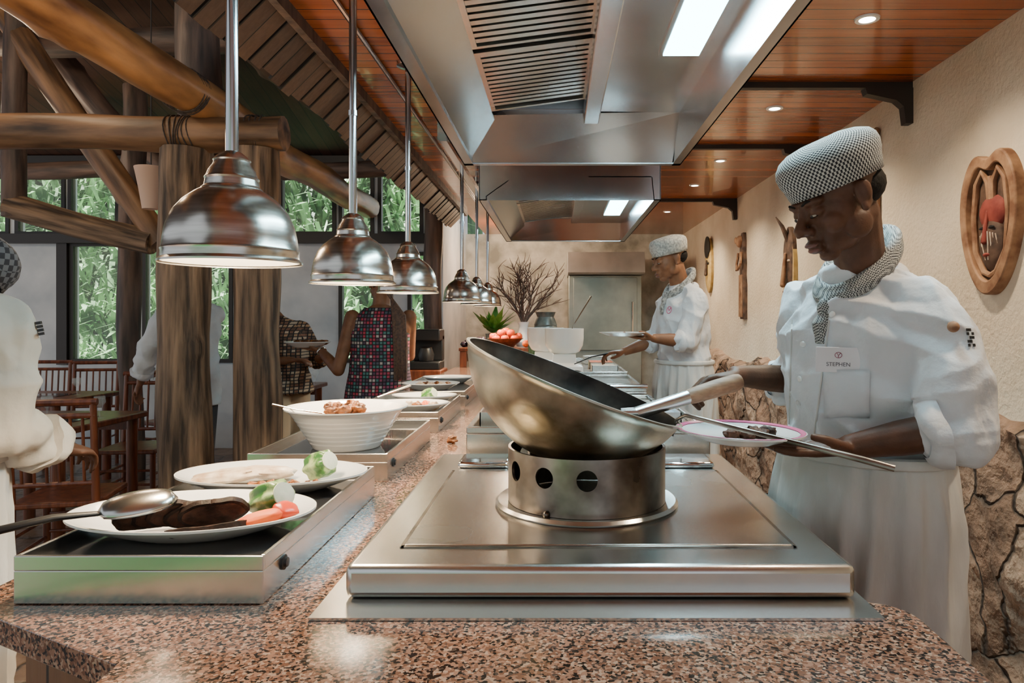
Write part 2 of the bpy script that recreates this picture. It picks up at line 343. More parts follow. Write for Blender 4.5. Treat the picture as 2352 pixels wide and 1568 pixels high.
b.inputs['Alpha'].default_value=.12; b.inputs['Roughness'].default_value=.05; b.inputs['Base Color'].default_value=(.8,.9,.9,1)
for i,(a,b_,c,d) in enumerate(ops):
    w=.03; g=G(); y0=WY-.02; y1=WY+.05
    box(g,(a-.01,y0,c-.01),(a+w,y1,d+.01)); box(g,(b_-w,y0,c-.01),(b_+.01,y1,d+.01)); box(g,(a+w,y0,c-.01),(b_-w,y1,c+w)); box(g,(a+w,y0,d-w),(b_-w,y1,d+.01))
    if b_-a>.7: box(g,((a+b_)/2-.02,y0,c+w),((a+b_)/2+.02,y1,d-w))
    o=obj('window_%d'%(i+1),g,DKFRAME,kind='structure',smooth=False)
    g=G(); box(g,(a+w,WY+.01,c+w),(b_-w,WY+.014,d-w)); obj('pane',g,gm,o,smooth=False)
g=G(); box(g,(-8.6,WY-.08,2.2),(-1.25,WY,2.3)); box(g,(-8.6,WY-.08,3.03),(-1.25,WY,3.13)); box(g,(-5.36,WY-.05,.9),(-5.25,WY,2.2)); box(g,(-4.68,WY-.05,.9),(-4.57,WY,2.2)); obj('trim_4',g,DKFRAME,kind='structure',smooth=False)
# ---------------------------------------------------------------- garden
def hedge(y0,z0,y1,z1,x0,x1,n,label,name='hedge',m=None,s=1.0,th=.4):
    g=G()
    for i in range(n):
        t=random.random(); x=random.uniform(x0,x1); y=y0+(y1-y0)*t+random.uniform(-th,.2); z=z0+(z1-z0)*t+random.uniform(-.1,.3)*s
        a=random.uniform(0,6.28); L=random.uniform(.2,.62)*s; w=random.uniform(.012,.04)*s
        d=Vector((math.cos(a),math.sin(a),0)); q=Vector((-math.sin(a),math.cos(a),0)); p=Vector((x,y,z))
        g.add([p-q*w,p+q*w,p+d*L*.35+Vector((0,0,L*.65))+q*w,p+d*L*.35+Vector((0,0,L*.65))-q*w,p+d*L*.95+Vector((0,0,L*.45))],[(0,1,2,3),(3,2,4)])
    return obj(name,g,m or HEDGE,label=label,cat='plants',kind='stuff',smooth=False)
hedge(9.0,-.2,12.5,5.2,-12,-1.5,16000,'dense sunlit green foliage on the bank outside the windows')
g=G(); g.add([(-14,8.3,-.6),(-1.4,8.3,-.6),(-1.4,13,5.6),(-14,13,5.6),(-14,13.2,-.6),(-1.4,13.2,-.6)],[(0,1,2,3),(3,2,5,4),(0,3,4),(1,5,2),(0,4,5,1)])
obj('garden_bank',g,BANK,label='grassy garden bank rising outside the windows',cat='ground',kind='stuff',smooth=False)
hedge(-5.5,0,-8,4.5,-9,1,3000,'unseen green foliage added behind the camera for reflections in steel')  # unseen hedge added behind the camera so polished metal mirrors green
hedge(-1.0,0.05,-1.0,.85,-2.9,-1.0,2600,'unseen bright green leaves added to tint the tray reflection',m=BRIGHTLEAF,s=.35,th=.5)  # unseen low leaves, added only to colour the reflection in the tray front
# ---------------------------------------------------------------- log frame
def ropes(parent,p,axis,r,n=4,sp=.022):
    g=G(); ax=Vector(axis).normalized()
    M=frame(p,ax,(0,0,1) if abs(ax.z)<.9 else (1,0,0))
    for i in range(n):
        pts=[M@Vector((i*sp+.012*math.sin(a*2+i),r*math.cos(a),r*math.sin(a))) for a in [2*math.pi*k/24 for k in range(25)]]
        tube(g,pts,.004,6,cap=False)
    obj('rope_lashing',g,ROPE,parent)
def logthing(p1,p2,r,m,label,lash=(),name='log_beam',cat='wooden beam',r2=None):
    e=thing(name,p1,label,cat)
    logo('log',p1,p2,r,m,e,r2=r2)
    for (p,ax,rr,n) in lash: ropes(e,p,ax,rr,n)
    return e
logthing((-2.13,4.0,0),(-2.12,4.0,2.36),.145,LOG,'thick weathered log post holding up the beam',name='log_post',cat='post',r2=.135)
logthing((-1.73,4.0,0),(-1.72,4.0,2.36),.135,LOG,'weathered log post beside the buffet counter',name='log_post',cat='post',r2=.12)
logthing((-4.4,4.0,2.45),(-1.56,4.0,2.45),.10,LOGB,'horizontal log beam lashed with rope on two posts',lash=[((-2.2,4,2.45),(1,0,0),.110,7),((-1.75,4,2.45),(1,0,0),.110,4)])
logthing((-2.03,1.2,2.68),(-2.0,7.4,2.55),.11,LOGG,'long golden varnished log rafter above the dining hall',lash=[((-2.02,3.75,2.63),(0,1,0),.120,4)])
logthing((-2.18,4.25,2.56),(-2.18,4.25,3.9),.12,LOGD,'upright log strut under the roof',name='log_strut',cat='post')
logthing(S(0,10,5),S(372,560,5),.085,LOGB,'sloping brown log brace under the roof')
logthing(S(30,478,5),S(350,560,4.96),.09,LOG,'short log tie beam near the windows')
logthing(S(120,110,5.6),S(300,330,5.6),.09,LOGD,'dark log brace in the roof frame')
logthing(S(-60,60,6.2),S(420,400,6.3),.09,LOGD,'dark diagonal log in the roof frame')
logthing((-3.88,4.98,2.12),(-3.88,4.98,3.72),.075,LOGD,'slim upright log in the roof frame',name='log_strut',cat='post')
logthing((-3.66,6,0),(-3.66,6,3.40),.09,LOGD,'slim dark log post near the windows',name='log_post',cat='post')
logthing((-1.24,7.0,0),(-1.24,7.0,3.15),.09,LOGD,'dark log post near the back wall',name='log_post',cat='post')
logthing((-5.8,6.6,2.80),(-1.1,6.6,2.82),.08,LOGD,'dark log cross beam before the windows')
logthing((-5.5,3.2,3.9),(-1.3,3.2,3.9),.1,LOGD,'dark log purlin below the roof boards')
logthing((-5.5,5.2,3.45),(-1.3,5.2,3.45),.1,LOGD,'dark log purlin below the roof boards')
logthing((-1.62,3.6,2.9),(-1.60,7.4,2.95),.11,LOGD,'dark log rafter beside the kitchen eave')
e=thing('pendant_lamp',S(347,430,4.6),'pale tapered fabric shade hanging on a cord','lamp')
p=S(347,430,4.6); g=G(); lathe(g,[(.05,-.14),(.052,-.145),(.075,0),(.10,.13),(.10,.125),(.07,0)],T(p),24); obj('lamp_shade',g,mat('pink_fabric',(.62,.44,.36),rough=.9),e)
g=G(); tube(g,[p+Vector((0,0,.1)),p+Vector((0,0,1.55))],.004,6); obj('cord',g,DKFRAME,e)
# ---------------------------------------------------------------- ceiling beams, brackets, downlights
for y in (3.35,4.55,6.6):
    e=thing('ceiling_beam',(.7,y,CEIL-.03),'dark ceiling beam with a small wall bracket','beam','dark beams under the boarded ceiling')
    g=G(); box(g,(.68,y-.02,CEIL-.03),(WX,y+.02,CEIL-.001)); obj('beam',g,DKFRAME,e,smooth=False)
    g=G(); prof=[(WX,CEIL-.03),(WX,CEIL-.20),(WX-.035,CEIL-.20),(WX-.045,CEIL-.12),(WX-.08,CEIL-.09),(WX-.22,CEIL-.06),(WX-.23,CEIL-.03)]
    loft(g,[[Vector((x,yy,z)) for x,z in prof] for yy in (y-.025,y+.025)]); obj('bracket',g,DKFRAME,e,smooth=False)
dl=None
for y in (2.63,3.75,5.0,5.93,7.4,1.3):
    if dl is None:
        dl=thing('downlight',(1.17,y,CEIL),'small round recessed downlight in the board ceiling','light','ceiling downlights'); y00=y
        g=G(); lathe(g,[(.028,-.001),(.030,-.006),(.044,-.006),(.046,0)],T(1.17,y,CEIL),24,cap=False); obj('rim',g,PORC,dl)
        g=G(); lathe(g,[(0,-.004),(.029,-.004),(.029,-.0005),(0,-.0005)],T(1.17,y,CEIL),20); obj('lens',g,DL,dl)
    else: dup(dl,(0,y-y00,0))
    l=bpy.data.lights.new('downlight_beam','SPOT'); l.energy=75 if y<6 else 110; l.color=(1,.80,.55); l.spot_size=2.3; l.spot_blend=.8; l.shadow_soft_size=.05
    o=bpy.data.objects.new('downlight_beam',l); o.location=(1.17,y,CEIL-.02); C.objects.link(o)
# ---------------------------------------------------------------- extractor hoods
def slab(g,a,b,y0,y1,t=.006):
    a=Vector((a[0],0,a[1])); b=Vector((b[0],0,b[1])); d=(b-a).normalized(); n=Vector((-d.z,0,d.x))*t
    P=[a,b,b+n,a+n]; loft(g,[[p+Vector((0,y,0)) for p in P] for y in (y0,y1)])
def hood(y0,y1,zb,zt,label,fl,lights):
    e=thing('extractor_hood',(.08,(y0+y1)/2,zt),label,'kitchen hood')
    b=CZ+zb; t=CZ+zt; h=zt-zb
    g=G()
    slab(g,(-.50,t),(-.50,b),y0,y1); slab(g,(-.50,b),(-.455,b),y0,y1); slab(g,(-.455,b+.02),(-.455,b),y0,y1)
    slab(g,(-.455,b+.02),(-.31,b+.16*h/.31),y0,y1)
    slab(g,(.20,b+.19*h/.31),(.60,b+.19*h/.31),y0,y1); slab(g,(.60,b+.19*h/.31),(.615,b),y0,y1); slab(g,(.615,b),(.66,b),y0,y1); slab(g,(.66,b),(.66,t),y0,y1)
    slab(g,(-.50,t-.004),(.66,t-.004),y0,y1,.003)
    box(g,(-.498,y0,b),(.658,y0+.006,t-.006))
    box(g,(-.498,y1-.006,b),(.658,y1,t-.006)); box(g,(-.5,y1-.045,b),(.66,y1-.006,b+.006))
    g.add([(-.45,y1-.05,b+.006),(.61,y1-.05,b+.006),(.61,y1-.34,b+.19),(-.45,y1-.34,b+.17)],[(0,1,2,3)])
    obj('hood_body',g,HOODM,e,smooth=False)
    g=G(); box(g,(.13,y0+.01,b+.14),(.205,y1-.3,b+.24)); obj('divider_beam',g,HOODM,e,smooth=False,bevel=.006)
    for (fa,fb) in fl:
        g=G(); M=frame((-.31,fa,b+.16*h/.31),(.45,0,.06),(0,0,1)); W=.455; Ly=fb-fa
        box(g,(0,0,0),(W,.02,.02),M); box(g,(0,Ly-.02,0),(W,Ly,.02),M); box(g,(0,.02,0),(.02,Ly-.02,.02),M); box(g,(W-.02,.02,0),(W,Ly-.02,.02),M)
        yy=.045
        while yy<Ly-.04:
            box(g,(.02,yy-.016,.006),(W-.02,yy+.016,.010),M); box(g,(.02,yy-.016,.010),(W-.02,yy-.013,.026),M); box(g,(.02,yy+.013,.010),(W-.02,yy+.016,.026),M); yy+=.05
        obj('baffle_filter',g,STEELX,e,smooth=False)
        g=G(); box(g,(.01,.01,.035),(W-.01,Ly-.01,.04),M); obj('filter_back',g,BLACK,e,smooth=False)
    for (fa,fb) in lights:
        zc=b+.19*h/.31
        g=G(); box(g,(.385,fa,zc-.012),(.55,fb,zc-.001)); obj('light_housing',g,HOODM,e,smooth=False)
        g=G(); box(g,(.40,fa+.015,zc-.016),(.535,fb-.015,zc-.0125)); obj('light_diffuser',g,IVORY,e,smooth=False)
    return e
hood(1.0,3.75,.82,1.125,'large stainless steel extractor hood with baffle filters and strip light',[(1.1,1.8),(1.84,2.54),(2.58,3.3)],[(1.2,2.65)])
hood(4.44,6.86,.75,.99,'stainless steel extractor hood over the far cooking station',[(4.6,5.3),(5.34,6.4)],[(4.9,6.0)])
g=G(); box(g,(-.38,5,CZ+.99),(.5,6.4,CEIL-.001)); obj('duct_box',g,HOODM,label='steel duct box above the far hood',cat='duct',smooth=False)
g=G(); box(g,(-.68,3.95,CEIL-.12),(-.60,4.0,CEIL-.0)); box(g,(-.66,3.9,CEIL-.14),(-.62,6.3,CEIL-.10)); box(g,(-.68,6.0,CEIL-.12),(-.60,6.05,CEIL-.0)); obj('ceiling_rail',g,POLE,label='steel mounting rail fixed below the ceiling boards',cat='rail',smooth=False)
g=G(); tube(g,[(-.78,1.2,CEIL-.012),(-.78,6.8,CEIL-.012)],.010,8); obj('conduit_pipe',g,POLE,label='thin metal conduit running along the ceiling boards',cat='pipe')
# ---------------------------------------------------------------- counter
def round_poly(pts,z0,z1):
    g=G(); loft(g,[[Vector((x,y,z)) for x,y in pts] for z in (z0,z1)]); return g
cnt=thing('buffet_counter',(0,4,0),'long buffet counter with polished speckled pink-brown granite top','counter')
arc=[(.49+.065*math.cos(a),1.065+.065*math.sin(a)) for a in [math.radians(k) for k in range(0,86,10)]]
pts=[(-.96,1.12),(-.585,.925),(-.565,.35),(.535,.35)]+arc+[(.50,1.13),(.50,7.4),(-.96,7.4)]
obj('granite_top',round_poly(pts,.90,.94),GRANITE,cnt,bevel=.008,angle=30)
pts2=[(-.90,1.18),(-.54,.97),(-.52,.40),(.49,.40),(.49,1.05),(.46,1.09),(.46,7.35),(-.90,7.35)]
obj('counter_base',round_poly(pts2,.0,.90),CABM,cnt,smooth=False)
def tray(x0,x1,y0,y1,zt,label,btn):
    e=thing('warming_tray',((x0+x1)/2,(y0+y1)/2,.94),label,'warming tray','stainless warming trays on the counter')
    g=G(); box(g,(x0,y0,.9405),(x1,y1,zt-.024)); 
    t=.007
    box(g,(x0,y0,zt-.024),(x1,y0+t,zt)); box(g,(x0,y1-t,zt-.024),(x1,y1,zt)); box(g,(x0,y0+t,zt-.024),(x0+t,y1-t,zt)); box(g,(x1-t,y0+t,zt-.024),(x1,y1-t,zt))
    obj('tray_body',g,STEEL,e,smooth=False,bevel=.0015)
    g=G(); box(g,(x0+t,y0+t,zt-.0235),(x1-t,y1-t,zt-.018)); obj('glass_plate',g,BLKGLASS,e,smooth=False)
    M=frame((x1,btn,.98),(0,1,0),(1,0,0)); g=G(); lathe(g,[(.013,0),(.013,.003),(.009,.004),(.008,.008),(0,.009)],M,20); obj('button',g,BLACK,e)
tray(-.873,-.472,1.118,1.80,1.018,'long stainless warming tray with black glass top',1.20)
tray(-.873,-.478,1.96,2.62,1.018,'stainless warming tray under a white bowl',2.03)
tray(-.873,-.478,2.80,3.44,1.022,'stainless warming tray with small platters',2.87)
tray(-.873,-.478,3.60,4.6,1.022,'stainless warming tray farther down the counter',3.7)
# stove
st=thing('wok_stove',(.07,1.6,.94),'built-in stainless steel stove unit with raised slab and hot plate','stove')
g=G(); box(g,(-.378,1.057,.9405),(.497,2.10,.945)); obj('base_flange',g,STEEL,st,smooth=False)
g=G(); box(g,(-.344,1.123,.9455),(.484,2.06,1.0)); obj('stove_body',g,STEEL,st,bevel=.012)
g=G(); box(g,(-.267,1.219,1.0005),(.411,1.815,1.004)); obj('hot_plate',g,STEELX,st,bevel=.002)
g=G()
for (a,b) in (((-.272,1.212),(.416,1.219)),((-.272,1.815),(.416,1.822)),((-.274,1.212),(-.267,1.822)),((.411,1.212),(.418,1.822))): box(g,(a[0],a[1],1.0002),(b[0],b[1],1.0022))
obj('seam_strip',g,BURN,st,smooth=False)
for (a,b) in ((-.265,-.13),(.26,.42)):
    g=G(); box(g,(a,1.85,1.0005),(b,1.98,1.016)); o=obj('chrome_rest',g,CHROME,st,bevel=.007)
RC=Vector((.063,1.506,1.0045))
wr=thing('wok_ring',RC,'round perforated steel wok ring standing on the hot plate','wok ring')
g=G(); lathe(g,[(.155,0),(.193,0),(.196,.004),(.190,.010),(.168,.007),(.155,.007)],T(RC),64); obj('flange',g,STEELX,wr)
g=G(); P=[(.163,.008),(.1685,.008),(.1685,.122),(.163,.122)]
n=96; rings=[[RC+Vector((r*math.cos(a),r*math.sin(a),z)) for a in [2*math.pi*k/n for k in range(n)]] for r,z in P+[P[0]]]
loft(g,rings,cap=False)
me=mesh_of(g,'ringm',BURN,False); ro=bpy.data.objects.new('r',me); C.objects.link(ro)
bm_=bmesh.new(); bm_.from_mesh(me); bmesh.ops.remove_doubles(bm_,verts=bm_.verts,dist=1e-5); bmesh.ops.recalc_face_normals(bm_,faces=bm_.faces); bm_.to_mesh(me); bm_.free()
g=G()
for i in range(5):
    a=math.radians(-92+(-30)*i); d=Vector((math.cos(a),math.sin(a),0))
    tube(g,[RC+d*.12+Vector((0,0,.082)),RC+d*.2+Vector((0,0,.082))],.0205,24)
cm=mesh_of(g,'cut',BURN,False); bm_=bmesh.new(); bm_.from_mesh(cm); bmesh.ops.recalc_face_normals(bm_,faces=bm_.faces); bm_.to_mesh(cm); bm_.free()
co=bpy.data.objects.new('c',cm); C.objects.link(co)
md=ro.modifiers.new('b','BOOLEAN'); md.object=co; md.operation='DIFFERENCE'; md.solver='EXACT'
dg=bpy.context.evaluated_depsgraph_get(); dg.update(); rm=bpy.data.meshes.new_from_object(ro.evaluated_get(dg))
bpy.data.objects.remove(ro); bpy.data.objects.remove(co)
rm.polygons.foreach_set('use_smooth',[True]*len(rm.polygons)); rm.set_sharp_from_angle(angle=math.radians(35))
obj('ring_wall',rm,BURN,wr)
g=G(); ell(g,RC+Vector((-.085,-.148,.012)),.007); obj('bolt',g,BURN,wr)
# wok
mid=Vector((.035,1.50,1.262)); ax=Vector((.40,-.02,1)).normalized()
WM=frame(mid,(1,0,-.40),ax)
wok=thing('wok',mid,'large seasoned steel wok tilted on the ring with wooden grip','wok')
R=.25; h=.172; a0=.243
n=22; cz=R-h
amax=math.acos((R-h)/R)
outer=[(R*math.sin(amax*i/n)*a0/(R*math.sin(amax)),cz-R*math.cos(amax*i/n)) for i in range(n+1)]
inner=[((r-.003) if r>.004 else 0,z+.003) for r,z in outer][::-1]
g=G(); lathe(g,outer+[(a0+.004,.001),(a0+.004,.005),(a0-.003,.005)],WM,72); g.f=[f for f in g.f if len(f)<10]; obj('bowl_outside',g,WOKM,wok,angle=60)
g=G(); lathe(g,[(a0-.003,.005)]+inner,WM,72); g.f=[f for f in g.f if len(f)<10]; obj('bowl_inside',g,WOKIN,wok,angle=60)
hp=S(1458,950,1.50); ht=S(1702,874,1.60)
hm=hp.lerp(ht,.48)
g=G(); tube(g,[hp,hp.lerp(ht,.2),hm],[.014,.0145,.0155],20); tube(g,[hp-Vector((.03,0,.0)),hp+Vector((.006,0,0))],[.012,.014],12); obj('handle_socket',g,STEEL,wok)
g=G(); tube(g,[hm,hm.lerp(ht,.1),hm.lerp(ht,.5),hm.lerp(ht,.9),hm.lerp(ht,.97),ht],[.0155,.018,.020,.0195,.017,.010],20); obj('wooden_grip',g,GRIPW,wok)
ld=thing('ladle',S(1575,958,1.40),'long flat steel ladle handle resting over the wok rim','ladle')
g=G(); pts=[S(1545,1000,1.43),S(1552,965,1.42),S(1575,953,1.40),S(1610,962,1.38),S(1700,985,1.35),S(1850,1022,1.29),S(1980,1055,1.24),S(2055,1076,1.22)]
tube(g,pts,[.004,.0045,.0045,.0045,.005,.0055,.0065,.006],10,flat=.5); obj('handle',g,BURN,ld)
# ---------------------------------------------------------------- further stations
def station(x0,x1,y0,y1,zt,label,name='bain_marie'):
    e=thing(name,((x0+x1)/2,(y0+y1)/2,.94),label,'food warmer'); g=G()
    box(g,(x0,y0,.9405),(x1,y1,zt-.02)); t=.02
    box(g,(x0,y0,zt-.02),(x1,y0+t,zt)); box(g,(x0,y1-t,zt-.02),(x1,y1,zt)); box(g,(x0,y0+t,zt-.02),(x0+t,y1-t,zt)); box(g,(x1-t,y0+t,zt-.02),(x1,y1-t,zt))
    obj('casing',g,STEELX,e,smooth=False,bevel=.003); return e
station(-.28,.47,2.14,2.62,1.065,'stainless bain marie box behind the stove')
e=station(-.28,.47,2.72,3.55,1.01,'stainless charcoal grill station with bars','grill_station')
g=G()
for i in range(26): tube(g,[(-.25,2.76+i*.03,1.003),(.44,2.76+i*.03,1.003)],.006,8)
obj('grill_grate',g,BURN,e)
e=station(-.25,.47,3.65,4.55,1.03,'stainless flat griddle with a front rail','griddle')
g=G(); tube(g,[(-.25,3.63,1.045),(.47,3.63,1.045)],.012,10); obj('rail',g,CHROME,e)
station(-.3,.47,4.65,6.3,1.04,'stainless worktop holding bowls and containers','worktop_unit')
def pan(x,y,z,w,d,m,label):
    e=thing('food_container',(x,y,z),label,'food container'); g=G(); t=.004; h=.05
    box(g,(x-w,y-d,z),(x+w,y+d,z+.004)); box(g,(x-w,y-d,z),(x-w+t,y+d,z+h)); box(g,(x+w-t,y-d,z),(x+w,y+d,z+h)); box(g,(x-w,y-d,z),(x+w,y-d+t,z+h)); box(g,(x-w,y+d-t,z),(x+w,y+d,z+h))
    obj('pan',g,STEEL,e,smooth=False)
    g=G(); box(g,(x-w+t,y-d+t,z+.004),(x+w-t,y+d-t,z+.036)); obj('food',g,m,e,smooth=False)
ICE=mat('blue_dish',(.25,.33,.42),(.4,.5,.6),rough=.4,scale=40)
pan(.05,2.38,1.046,.1,.14,STEW,'steel container of brown stew'); pan(.30,2.38,1.046,.1,.14,ICE,'steel container of pale blue ice'); pan(-.16,2.38,1.046,.09,.14,STEW,'steel container of dark sauce')
pan(.33,4.95,1.021,.09,.13,FISH,'steel container of pale food on the worktop'); pan(.33,5.3,1.021,.09,.13,CARROT,'steel container of carrots on the worktop'); pan(-.16,4.85,1.021,.08,.1,GREEN,'steel container of chopped greens')
for i in range(7):
    g=G(); lathe(g,[(0,0),(.06,0),(.07,.003),(.12,.012),(.12,.015),(.068,.007),(0,.005)],T(.33,5.75,1.0215+i*.0085),32); obj('plate',g,PORC,label='white dinner plate in a stack on the worktop',cat='plate',group='stacked dinner plates')
BOT=mat('dark_bottle_glass',(.03,.05,.02),rough=.08,coat=.5); OIL=mat('oil_yellow',(.6,.38,.06),rough=.1,coat=.5)
for x,y,m_,lb in ((.05,5.95,BOT,'dark glass bottle on the worktop'),(.12,6.05,OIL,'yellow cooking oil bottle on the worktop'),(-.22,6.1,BOT,'dark glass bottle beside the display stand')):
    e=thing('bottle',(x,y,1.0205),lb,'bottle'); g=G(); lathe(g,[(0,0),(.034,0),(.036,.01),(.036,.15),(.028,.18),(.013,.21),(.012,.25),(0,.25)],T(x,y,1.0205),20); obj('body',g,m_,e)
    g=G(); lathe(g,[(0,0),(.014,0),(.014,.022),(0,.022)],T(x,y,1.2705),14); obj('cap',g,RED,e)
# ---------------------------------------------------------------- heat lamps
hl=None
LX=-.66
for k,y in enumerate((1.414,2.25,3.08,4.82,5.71,6.6)):
    z=1.51
    if hl is None:
        hl=thing('heat_lamp',(LX,y,CEIL),'brushed metal dome heat lamp on a long chrome pole','heat lamp','pendant heat lamps over the buffet'); y00=y
        prof=[(.135,0),(.1355,.004),(.129,.010),(.128,.022),(.1295,.026),(.127,.030),(.125,.05),(.120,.075),(.109,.102),(.091,.125),(.070,.142),(.058,.149),(.057,.152),(.052,.156),(.050,.168),(.052,.172),(.048,.177),(.044,.188),(.036,.2),(.034,.206),(.036,.209),(.03,.216),(.02,.224),(.014,.227)]
        inn=[(.012,.20),(.03,.17),(.05,.145),(.087,.12),(.105,.10),(.116,.075),(.122,.05),(.125,.03),(.13,.004)]
        g=G(); lathe(g,prof,T(LX,y,z),64,cap=False); obj('lamp_shade',g,LAMPM,hl,angle=35)
        g=G(); lathe(g,inn,T(LX,y,z),48,cap=False); obj('reflector',g,LAMPIN,hl,angle=60)
        g=G(); lathe(g,[(0,.035),(.03,.04),(.045,.06),(.042,.09),(.02,.13),(0,.14)],T(LX,y,z),24); obj('bulb',g,BULB,hl)
        g=G(); tube(g,[(LX,y,z+.22),(LX,y,CEIL)],.0125,16); obj('pole',g,POLE,hl)
        g=G(); lathe(g,[(.05,0),(.05,-.02),(.02,-.03),(0.0125,-.03)],T(LX,y,CEIL),24); obj('ceiling_cap',g,POLE,hl)
        g=G(); lathe(g,[(.0126,-.008),(.016,-.008),(.016,.008),(.0126,.008)],T(LX,y,z+.55),16); obj('joint_ring',g,POLE,hl)
    else: dup(hl,(0,y-y00,0))
    l=bpy.data.lights.new('heat_lamp_beam','SPOT'); l.energy=48 if k==0 else 70; l.color=(1,.75,.47); l.spot_size=2.3; l.spot_blend=.5; l.shadow_soft_size=.06
    o=bpy.data.objects.new('heat_lamp_beam',l); o.location=(LX,y,z+.03); C.objects.link(o)
# ---------------------------------------------------------------- crockery & food
def platter(c,sx,sy,label,name='oval_platter',prof=None,cat='platter'):
    prof=prof or [(0,0),(.55,0),(.60,.004),(.74,.014),(1,.036),(1,.040),(.97,.040),(.72,.018),(.6,.009),(0,.008)]
    g=G(); lathe(g,[(r,z) for r,z in prof],T(c)@Matrix.Diagonal((sx,sy,1,1)),64)
    return obj(name,g,PORC,label=label,cat=cat,angle=50)
def blob(name,c,r,m,label,cat,rot=(0,0,0),n=.15,group=None,sq=1):
    g=G(); ell(g,(0,0,0),1,nu=24,nv=16); sd=random.random()*99
    M=T(c)@Matrix.Rotation(rot[2],4,'Z')@Matrix.Rotation(rot[1],4,'Y')@Matrix.Rotation(rot[0],4,'X')
    vs=[]
    for v in g.v:
        q=Vector([math.copysign(abs(x)**sq,x) for x in v])
        q=q*(1+n*noise.noise(v*2+Vector((sd,0,0)))+n*.4*noise.noise(v*6+Vector((sd,0,0)))); vs.append(M@Vector((q.x*r[0],q.y*r[1],q.z*r[2])))
    g.v=vs; return obj(name,g,m,label=label,cat=cat,group=group,angle=60)
platter((-.685,1.315,1.0005),.225,.15,'white oval platter of sliced meat with a serving spoon')
platter((-.67,1.64,1.0005),.22,.14,'white oval platter of fish and vegetables')
def mslice(c,rx,rz_,th,rot,label):
    sd=random.random()*50; n=32; M=T(c)@Matrix.Rotation(rot[2],4,'Z')@Matrix.Rotation(rot[1],4,'Y')@Matrix.Rotation(rot[0],4,'X')
    def ring(x,s): return [M@Vector((x+.002*noise.noise((a*2,sd,0)),rx*s*math.cos(a)*(1+.12*noise.noise((math.cos(a)+sd,math.sin(a)*2,0))),rz_*s*math.sin(a)*(1+.16*noise.noise((math.cos(a)*2+sd,math.sin(a),5))))) for a in [2*math.pi*k/n for k in range(n)]]
    e=thing('meat_slice',c,label,'meat','sliced roast meat')
    g=G(); loft(g,[ring(-th,.88),ring(-th*.85,1),ring(th*.85,1),ring(th,.88)]); obj('crust',g,MEATC,e,angle=50)
    g=G(); loft(g,[ring(-th-.0006,.84),ring(th+.0006,.84)]); obj('flesh',g,MEAT,e,angle=50)
for i in range(6):
    mslice((-.755+i*.027,1.262+.006*(i%2)+i*.004,1.040+.002*(i%3)),.044,.030,.006,(0.15*(i%2),.62,-.95-.04*i),'dark browned roast meat slice leaning on the platter')
mslice((-.598,1.245,1.026),.043,.030,.007,(0,1.30,-.9),'dark browned meat slice lying flat')
mslice((-.640,1.215,1.026),.040,.026,.007,(0,1.25,-1.2),'dark browned meat slice lying flat')
def veg(c,s=1):
    e=thing('courgette_piece',c,'ridged green and white courgette chunk','vegetable'); g=G()
    rings=[]; seg=48
    for t,r in ((-.022,.6),(-.018,.9),(0,1.05),(.016,.95),(.021,.7)):
        rings.append([Vector((t*1.3,math.cos(a)*r*.024*(1+.12*math.cos(a*6)),math.sin(a)*r*.024*(1+.12*math.cos(a*6))))*s for a in [2*math.pi*k/seg for k in range(seg)]])
    M=T(c)@Matrix.Rotation(-.5,4,'Z')@Matrix.Rotation(-.4,4,'Y')
    loft(g,[[M@p for p in r] for r in rings],cap=True); obj('rind',g,GREEN,e)
    g=G(); lathe(g,[(0,.0),(.017*s,0),(.017*s,.003),(0,.004)],M@T(.027*s,0,0)@Matrix.Rotation(math.pi/2,4,'Y'),24); obj('flesh',g,PALEV,e)
veg((-.548,1.335,1.052),1.35)
veg((-.565,1.66,1.05),1.25)
blob('carrot_piece',(-.545,1.275,1.033),(.040,.015,.010),CARROT,'orange carrot wedge on the platter','vegetable',rot=(0.4,-.2,.35),sq=.7,n=.1)
blob('carrot_piece',(-.508,1.305,1.040),(.024,.022,.012),RED,'red tomato wedge on the platter','vegetable',rot=(0.5,.2,.9),sq=.8,n=.1)
blob('fish_fillet',(-.775,1.63,1.03),(.085,.042,.014),FISH,'pale grilled fish fillet','fish',rot=(0,-.1,.1),n=.2,sq=.8)
blob('fish_fillet',(-.69,1.665,1.032),(.060,.038,.014),FISH,'pale grilled fish fillet','fish',rot=(0,.1,.5),n=.2,sq=.8)
for i in range(9): blob('roast_morsel',(-.69+.017*i,1.575+.012*(i%3),1.021),(.012,.010,.008),STEW,'small brown roasted food morsel','food',group='roasted morsels',n=.4,rot=(0,0,i))
sp=thing('serving_spoon',S(310,1160,1.25),'large steel serving spoon with a dark handle','spoon')
g=G(); a=S(0,1217,1.10); b=S(235,1178,1.2)
tube(g,[a-Vector((.1,.03,.0)),a,a.lerp(b,.5)+Vector((0,0,.006)),b],[.011,.011,.010,.007],12,flat=.6); obj('handle',g,BLACK,sp)
g=G(); cS=S(318,1160,1.23); Ms=frame(cS,S(380,1150,1.25)-b,(0,-.35,1))
rings=[]
for i in range(13):
    t=i/12; x=-.062+.124*t; w=.036*math.sqrt(max(0,1-(2*t-1)**2))**.8+.002
    rings.append([Ms@Vector((x,w*math.cos(a),.02*math.sin(a)*abs(w/.036))) for a in [math.pi*k/10 for k in range(11)]])
loft(g,rings,cap=False,closed=False); tube(g,[b,Ms@Vector((-.055,0,.005))],[.007,.009],10,flat=.5)
o=obj('spoon_bowl',g,STEELX,sp); md=o.modifiers.new('s','SOLIDIFY'); md.thickness=.0015
bc=Vector((-.655,2.17,1.0005)); g=G()
pr=[(0,0),(.10,0),(.105,.006)]
